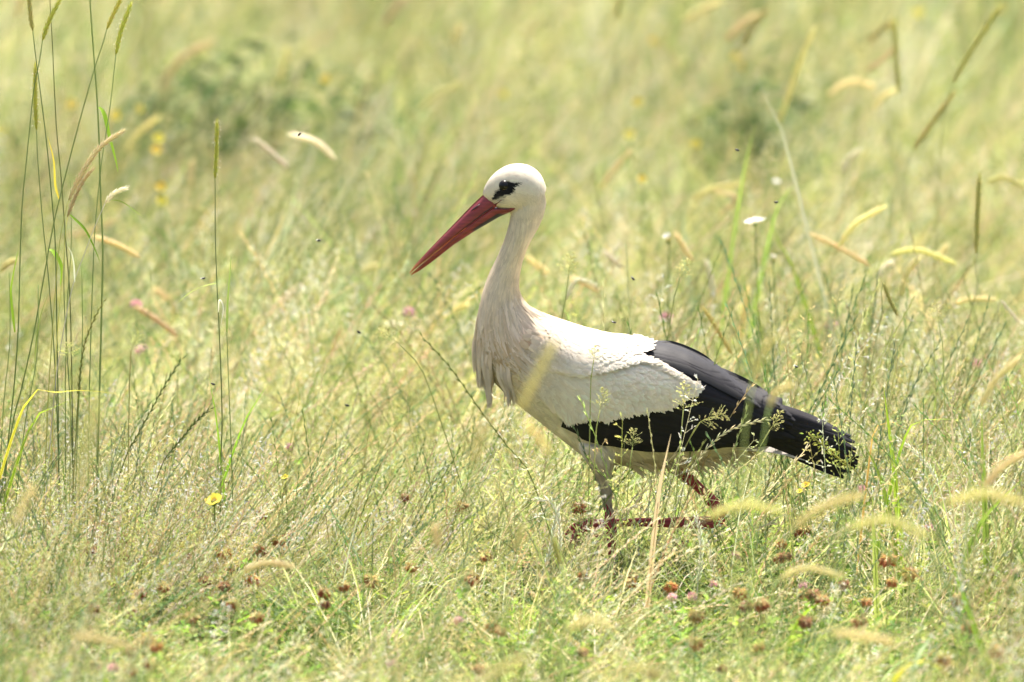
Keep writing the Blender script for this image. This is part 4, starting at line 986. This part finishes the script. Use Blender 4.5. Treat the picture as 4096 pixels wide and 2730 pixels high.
RY = [('thick twisted pale rye ear lying across the black wing', [(3055, 1680), (2960, 1705), (2880, 1745), (2800, 1830), (2740, 1930)], -.22, ST_PALE), ('white zigzag rye ear hanging beyond the tail', [(3600, 1765), (3650, 1800), (3690, 1840), (3730, 1890), (3760, 1960)], -.1, (.8, .76, .62)), ('dark green rye ear leaning beyond the lone stalk', [(835, 1640), (780, 1690), (740, 1740), (690, 1800), (640, 1880)], .0, (.18, .24, .08)),
 ('dark rye stem slanting across the grass ahead of the lone stalk', [(725, 1440), (660, 1540), (600, 1650), (540, 1760), (500, 1840)], .05, (.24, .28, .1)), ('twisted olive rye ear beside the thickest stalk', [(412, 1210), (375, 1280), (340, 1370), (322, 1480), (312, 1600)], -.05, (.3, .3, .1)), ('pale rye ear lying low before the standing leg', [(2560, 2020), (2460, 2060), (2400, 2110), (2330, 2190), (2280, 2260)], -.35, (.7, .68, .48)),
 ('long green stem slanting down from the breast to the legs', [(1690, 1350), (1800, 1470), (1920, 1640), (2040, 1800), (2120, 1900)], -.25, (.3, .36, .12)), ('white zigzag rye ear bending before the lower wing', [(2250, 2010), (2225, 2060), (2215, 2120), (2200, 2200), (2170, 2300)], -.4, (.82, .79, .66)), ('white zigzag rye ear bowed beneath the belly', [(2160, 2000), (2205, 2010), (2230, 2060), (2240, 2130), (2240, 2220)], -.38, (.82, .79, .66)), ('white rye ear standing before the lifted foot', [(2785, 2070), (2800, 2130), (2805, 2200), (2800, 2280), (2790, 2350)], -.5, (.82, .79, .66))]
for (lab, pts, Y, c) in RY:
    w_ = to_ground([P(*q, Y) for q in pts], Y); root = empty('rye_grass_stalk', Vector((w_[-1].x, w_[-1].y, 0))); tag(root, lab, 'grass stalk')
    mb = MB(); tube(mb, catmull(list(reversed(w_)), 24), lambda t: .0014 - .0006 * t, tuple(x * .85 for x in c), c, 5); mb.build('stem', M['grass'], root)
    mb = MB(); fine = catmull(w_[:5], 26)
    for i in range(26):
        t = (fine[max(i - 1, 0)] - fine[i + 1]).normalized(); sd_ = (Vector((-t.z, 0, t.x))).normalized()
        seed(mb, fine[i], t + sd_ * (.3 if i % 2 else -.3), random.uniform(.011, .016), .0014, vary(tuple(min(.85, x * 1.1) for x in c), .12))
    mb.build('spikelets', M['seed'], root)

# ------------------------------------------------------------------ flowers
def floret_head(r, c1, c2, droop, n=95):
    """a clover head: florets all round, hanging when dried, standing when fresh"""
    mb = MB()
    for i in range(n):
        z = 1 - 1.75 * (i + .5) / n; a = i * 2.39996 + random.uniform(-.3, .3); q = math.sqrt(max(0, 1 - z * z)); o = Vector((math.cos(a) * q, math.sin(a) * q, z))
        p = o * (r * .42) + Vector((0, 0, r * .15)); d = o + Vector((random.gauss(0, .18), random.gauss(0, .18), -.75 * droop + .5 * (1 - droop)))
        spikelet(mb, p, d, r * random.uniform(.65, 1.05), r * .105, vary(c1 if (z < .35 or not droop) else c2, .3))
    return mb
DRY = [floret_head(.0080, (0.40, 0.165, 0.075), (0.66, 0.54, 0.27), 1).mesh('flower_head', M['petal']) for _ in range(3)] + [floret_head(.0070, (0.27, 0.11, 0.075), (0.48, 0.30, 0.17), 1).mesh('flower_head', M['petal']) for _ in range(2)] + [floret_head(.0080, (0.50, 0.23, 0.09), (0.68, 0.50, 0.22), 1).mesh('flower_head', M['petal']) for _ in range(2)]
PINK = [floret_head(.0075, (0.80, 0.52, 0.55), (0.86, 0.70, 0.68), 0).mesh('flower_head', M['petal']) for _ in range(2)] + [floret_head(.0070, (0.84, 0.62, 0.62), (0.86, 0.76, 0.72), 0).mesh('flower_head', M['petal'])]
def flower(name, label, cat, group, me, at, sc_, stem_c=(.26, .34, .10), leaf=False):
    root = empty(name, Vector((at.x, at.y, 0))); tag(root, label, cat, group)
    h = bpy.data.objects.new('flower_head', me); col.objects.link(h); h.parent = root
    h.location = (0, 0, at.z); h.rotation_euler = (random.gauss(0, .25), random.gauss(0, .25), random.uniform(0, 6.28)); h.scale = (sc_ * random.uniform(.85, 1.15), sc_, sc_ * random.uniform(.85, 1.1))
    mb = MB(); b = Vector((at.x + random.uniform(-.02, .02), at.y + random.uniform(-.02, .02), 0))
    tube(mb, catmull([b, b.lerp(at, .5) + Vector((random.uniform(-.008, .008), 0, 0)), at], 6), .0008, stem_c, None, 4); mb.build('stem', M['grass'], root)
    if leaf:
        mb = MB(); q = at + Vector((random.uniform(-.02, .02), -.01, -.022)); 
        clover_leaf(mb, q, .011, vary((.28, .42, .05), .15)); tube(mb, [Vector((at.x, at.y, max(.0, at.z - .05))), q], .0006, stem_c, None, 3); mb.build('leaf', M['grass'], root)
    return root
dry_px = [(228, 1212), (285, 1240), (205, 1262), (285, 1280), (325, 1288), (428, 1285), (487, 1250), (515, 1272), (592, 1262), (605, 1270), (262, 1345), (322, 1365), (376, 1350), (270, 1320), (470, 1340), (515, 1348), (580, 1335), (530, 1300), (215, 1400), (300, 1405), (440, 1420), (535, 1390), (590, 1420), (222, 1530), (300, 1540), (345, 1530), (300, 1500), (335, 1470), (345, 1475), (360, 1488), (160, 1255), (600, 1180), (930, 1145), (1060, 1165), (655, 1240), (790, 1350), (945, 1305), (850, 1335), (745, 1365), (745, 1390), (1085, 1330), (1115, 1280), (1130, 1440), (1150, 1452), (1100, 1540), (640, 1245),
          (1330, 1170), (1560, 1250), (1795, 1250), (1805, 1280), (1830, 1222), (1850, 1220), (1790, 1285), (1340, 1325), (1450, 1340), (1455, 1320), (1540, 1350), (1700, 1365), (1715, 1395), (1750, 1392), (1850, 1365), (1870, 1370), (1600, 1480), (1745, 1490), (1850, 1430), (1890, 1380), (1990, 1385), (1975, 1430), (2050, 1340), (2090, 1320), (2200, 1380), (2230, 1440), (1340, 1500), (1500, 1550), (1660, 1540), (2170, 1520), (2040, 1290), (1940, 1345), (1600, 1415), (2290, 1500)]
for i, (x, y) in enumerate(dry_px):
    z = random.uniform(.15, .21) if x < 700 else random.uniform(.17, .23)
    z *= (1.0 if y < 1330 else .95)
    at_ = on_height(x * K2, y * K2, z); j = random.randrange(7)
    flower('dried_clover', ['withered brown clover head hanging its florets ', 'dark shrivelled clover head ', 'rusty orange withered clover head '][0 if j < 3 else 1 if j < 5 else 2] + ('in the sharp low grass below the lone stalk' if x < 700 and y < 1380 else 'in the blurred low grass below the lone stalk' if x < 700 else 'in the grass ahead of the stork' if x < 1200 else 'in the grass by the feet of the stork' if x < 1650 else 'in the grass below the tail' if x < 1960 else 'in the grass beyond the tail'), 'clover flower', 'withered clover heads in the low grass', DRY[j], at_, random.uniform(1.15, 1.7), leaf=random.random() < .5)
pink_px = [(312, 703, .3), (940, 722, .3), (325, 806, .25), (2242, 840, .25), (1912, 752, .25), (370, 1280, .14), (665, 1030, .2), (1690, 1278, .18), (1545, 1375, .18), (1590, 1375, .18), (1640, 1345, .18), (2135, 1215, .2), (2030, 1130, .22), (1985, 1130, .22), (2310, 1340, .18), (2330, 1320, .18), (1055, 1430, .18), (70, 1550, .18), (260, 1540, .18), (1530, 735, .3), (900, 1530, .18), (1845, 1350, .18)]
for i, (x, y, z) in enumerate(pink_px):
    far = y < 900
    flower('pink_clover', 'pink clover blossom in the blurred grass behind the stork' if far else 'fresh pink clover blossom among the low grass', 'clover flower', 'pink clover blossoms behind the stork' if far else 'pink clover blossoms in the low grass', PINK[i % 3], on_height(x * K2, y * K2, z), random.uniform(.8, 1.2) if not far else 1.4, leaf=not far)

def daisy_head(rp, rd, n, cp, cd_, cup, thick=.001):
    """ray petals round a domed disc"""
    pb = MB(); db = MB()
    for i in range(n):
        a = 2 * math.pi * i / n + random.uniform(-.08, .08); d = Vector((math.cos(a), math.sin(a), cup + random.uniform(-.08, .1))); sd_ = Vector((-math.sin(a), math.cos(a), 0)); L = rp * random.uniform(.9, 1.05); wd = rp * 3.4 / n
        for oz in (0, -thick * .3):
            pts = [d * (rd * .7), d * (L * .5) + sd_ * wd, d * (L * .92) + sd_ * wd * .8, d * L, d * (L * .92) - sd_ * wd * .8, d * (L * .5) - sd_ * wd]
            pb.add([p + Vector((0, 0, oz)) for p in pts], [(0, 1, 2, 3), (0, 3, 4, 5)], vary(cp, .06))
    for i in range(50):
        q = math.sqrt((i + .5) / 50); a = i * 2.39996; p = Vector((math.cos(a) * rd * q, math.sin(a) * rd * q, rd * .45 * (1 - q * q)))
        spikelet(db, p, Vector((p.x * 8, p.y * 8, .05)), rd * .35, rd * .12, vary(cd_, .15))
    return pb.mesh('petals', M['petal']), db.mesh('disc', M['petal'])
D_W = daisy_head(.0165, .0065, 20, (.86, .86, .83), (.75, .55, .06), .30); D_Y = daisy_head(.0095, .004, 14, (.80, .66, .10), (.75, .55, .08), .35); D_B = daisy_head(.006, .004, 12, (.84, .83, .76), (.7, .6, .2), 1.6)
def daisy(name, label, cat, group, meshes, at, tilt, sc_=1.0, stem_c=(.24, .34, .10)):
    root = empty(name, Vector((at.x, at.y, 0))); tag(root, label, cat, group)
    for nm, me in zip(('petals', 'disc'), meshes):
        o = bpy.data.objects.new(nm, me); col.objects.link(o); o.parent = root; o.location = (0, 0, at.z); o.rotation_euler = tilt; o.scale = (sc_,) * 3
    mb = MB(); b = Vector((at.x + random.uniform(-.02, .03), at.y + .01, 0)); tube(mb, catmull([b, b.lerp(at, .55) + Vector((.006, 0, 0)), at], 8), .0011, stem_c, None, 5); mb.build('stem', M['grass'], root)
    gx = Vector((at.x, at.y, at.z)); mb = MB()
    tube(mb, [gx + Vector((0, 0, z)) for z in (-.005 * sc_, -.003 * sc_, -.0005 * sc_)], lambda t: (.001 + .0035 * t) * sc_, stem_c, None, 8); mb.build('calyx', M['grass'], root)
daisy('white_daisy', 'open white daisy facing up in the grass behind the wing', 'daisy', None, D_W, V(1735, 514, 1.6), (R(2), R(-9), 0), 1.2)
daisy('daisy_bud', 'half-open white daisy bud on a leaning stem', 'daisy', None, D_B, V(1537, 553, 1.7), (R(10), R(-25), 0), 1.3)
daisy('daisy_bud', 'small yellowish daisy bud under the open daisy', 'daisy', None, D_B, V(1776, 598, 1.8), (0, R(10), 0), 1.0)
daisy('white_daisy', 'small blurred white daisy far behind the wing', 'daisy', None, D_W, V(1783, 419, 3.2), (R(20), 0, 0), .45)
for (x, y) in ((492, 1152), (655, 1097), (1852, 1116), (1838, 1130)):
    daisy('yellow_flower', ['open yellow flower over the bent grass near brown clover', 'small closed yellow flower on the bent grass', 'small yellow flower low in the grass below the tail', 'tiny yellow flower low in the grass below the tail'][(492, 655, 1852, 1838).index(x)], 'flower', None, D_Y, on_height(x * K2, y * K2, .265), (R(30), R(-20), 0), {492: 1.6, 655: .7, 1852: .8, 1838: .6}[x])
for (x, y) in ((748, 183), (1157, 217), (1600, 331), (320, 250), (365, 318), (5, 297), (1475, 412), (1447, 310), (372, 462), (265, 266), (165, 240), (360, 345), (1466, 235), (2110, 30), (2050, 60), (1690, 130), (1710, 150), (2300, 20), (370, 430), (1500, 95)):
    z = random.uniform(.3, .42); daisy('yellow_flower', 'yellow flower blurred ' + near_what(x, y).split(',')[0], 'flower', 'yellow flowers behind the stork', D_Y, on_height(x * K2, y * K2, z), (R(55), random.uniform(-.4, .4), 0), random.uniform(.85, 1.15))

# a leafy dark plant in the meadow behind, and a budding dock beside the tail
for (x, y, z, n, wr, lab) in ((600, 150, .34, 900, .30, 'dark green bushy plant in the blurred meadow behind the tall cluster'), (500, 165, .30, 350, .18, 'smaller dark green plant beside the bushy one in the blurred meadow'), (1745, 205, .30, 300, .13, 'dark green leafy plant in the blurred meadow above the daisy')):
    c = on_height(x * K2, y * K2, z); root = empty('leafy_plant', Vector((c.x, c.y, 0))); tag(root, lab, 'plant')
    mb = MB(); lf_ = MB()
    for _ in range(14):
        a = random.uniform(0, 6.28); q = Vector((c.x + math.cos(a) * wr * .6 * random.random(), c.y + math.sin(a) * wr * .5, z * random.uniform(.7, 1.1)))
        tube(mb, catmull([Vector((c.x, c.y, 0)), Vector((c.x, c.y, 0)).lerp(q, .5) + Vector((0, 0, .03)), q], 6), .0018, (.12, .18, .05), None, 4)
    for _ in range(n):
        a = random.uniform(0, 6.28); rr = math.sqrt(random.random()); p = Vector((c.x + math.cos(a) * wr * rr, c.y + math.sin(a) * wr * .8 * rr, random.uniform(.08, z * (1.25 - .5 * rr))))
        path = bend_path(p, random.uniform(0, 6.28), random.uniform(-.2, 1.0), random.uniform(.03, .06), .6, 4); wd = random.uniform(.005, .011)
        ribbon(lf_, path, lambda t: wd * math.sin(math.pi * min(.97, t * .9 + .1)), Vector((random.uniform(-1, 1), random.uniform(-1, 1), .2)), vary((.095, .155, .045), .25), None, .2)
    mb.build('stems', M['grass'], root); o = lf_.build('leaves', M['grass'], root); o['kind'] = 'stuff'
root = empty('budding_weed', Vector((P(3480, 1900, -.15).x, -.15, 0))); tag(root, 'weed with tiers of greenish buds leaning across the tail feathers', 'plant')
w_ = to_ground([P(x, y, -.15) for x, y in ((3235, 1738), (3290, 1780), (3345, 1830), (3400, 1865), (3470, 1960))], -.15)
mb = MB(); tube(mb, catmull(list(reversed(w_)), 16), .0012, (.32, .38, .10), (.45, .42, .12), 5); mb.build('stem', M['grass'], root)
mb = MB(); fine = catmull(w_[:4], 22)
for i in range(22):
    for k in range(7):
        o = Vector((random.gauss(0, 1), random.gauss(0, 1), random.gauss(0, 1))).normalized(); spikelet(mb, fine[i] + o * .004 * (1 if i % 3 else 2.0), o, random.uniform(.004, .008), .0016, vary((.46, .46, .12), .25))
mb.build('buds', M['petal'], root)

# ------------------------------------------------------------------ small flies in the air and on the bird
fb = MB(); fine = [Vector((x, 0, 0)) for x in (-.0045, -.003, -.0008, .0012, .003, .0042)]
tube(fb, fine, lambda t: .0004 + .0014 * math.sin(math.pi * min(1, t * .95 + .03)) ** .7, (.015, .014, .013), None, 8)
for s1 in (-1, 1):
    for x0 in (-.001, .0005, .0018): tube(fb, [Vector((x0, s1 * .001, -.0008)), Vector((x0 + .0008, s1 * .0025, -.001)), Vector((x0 - .001, s1 * .0035, -.003))], .00018, (.02, .02, .02), None, 3)
f_body = fb.mesh('body', M['fly']); wb = MB()
wb.add([(0, 0, 0), (-.002, .0018, .0006), (-.0055, .0024, .0018), (-.0058, .0012, .0020)], [(0, 1, 2, 3)], (.5, .5, .5)); f_wing = wb.mesh('insect_wing', M['flywing']); f_wing2 = flip(wb); f_wing2.v = [(x, y, z + .013) for x, y, z in f_wing2.v]; f_wing2 = f_wing2.mesh('insect_wing', M['flywing'])
FL = [(688, 309, -.1, 'fly hanging before the whitish ear'), (1694, 345, .2, 'fly hovering above the daisy near a green blade'), (1784, 465, .1, 'fly hovering just above the open daisy'), (733, 553, 0, 'fly in the air ahead of the bill tip'), (1455, 641, 0, 'tiny fly hovering over the back of the stork'), (490, 883, 0, 'dark fly beside the lone stalk'), (825, 764, 0, 'fly hovering ahead of the breast'), (798, 932, 0, 'fly hovering low ahead of the breast plumes'), (1411, 741, 0, 'black fly just above the white back'), (1441, 770, -.02, 'fly sitting on the white back'), (1830, 843, 0, 'fly hovering over the black wing'), (467, 640, 0, 'pale fly between the lone stalk and the cluster')]
for (x, y, Y, lab) in FL:
    root = empty('fly', V(x, y, Y)); tag(root, lab, 'fly', 'flies about the stork'); root.rotation_euler = (random.gauss(0, .3), random.gauss(0, .4), random.uniform(-.7, .7)); root.scale = (.9,) * 3
    for nm, me in (('body', f_body), ('insect_wing', f_wing), ('insect_wing', f_wing2)):
        o = bpy.data.objects.new(nm, me); col.objects.link(o); o.parent = root
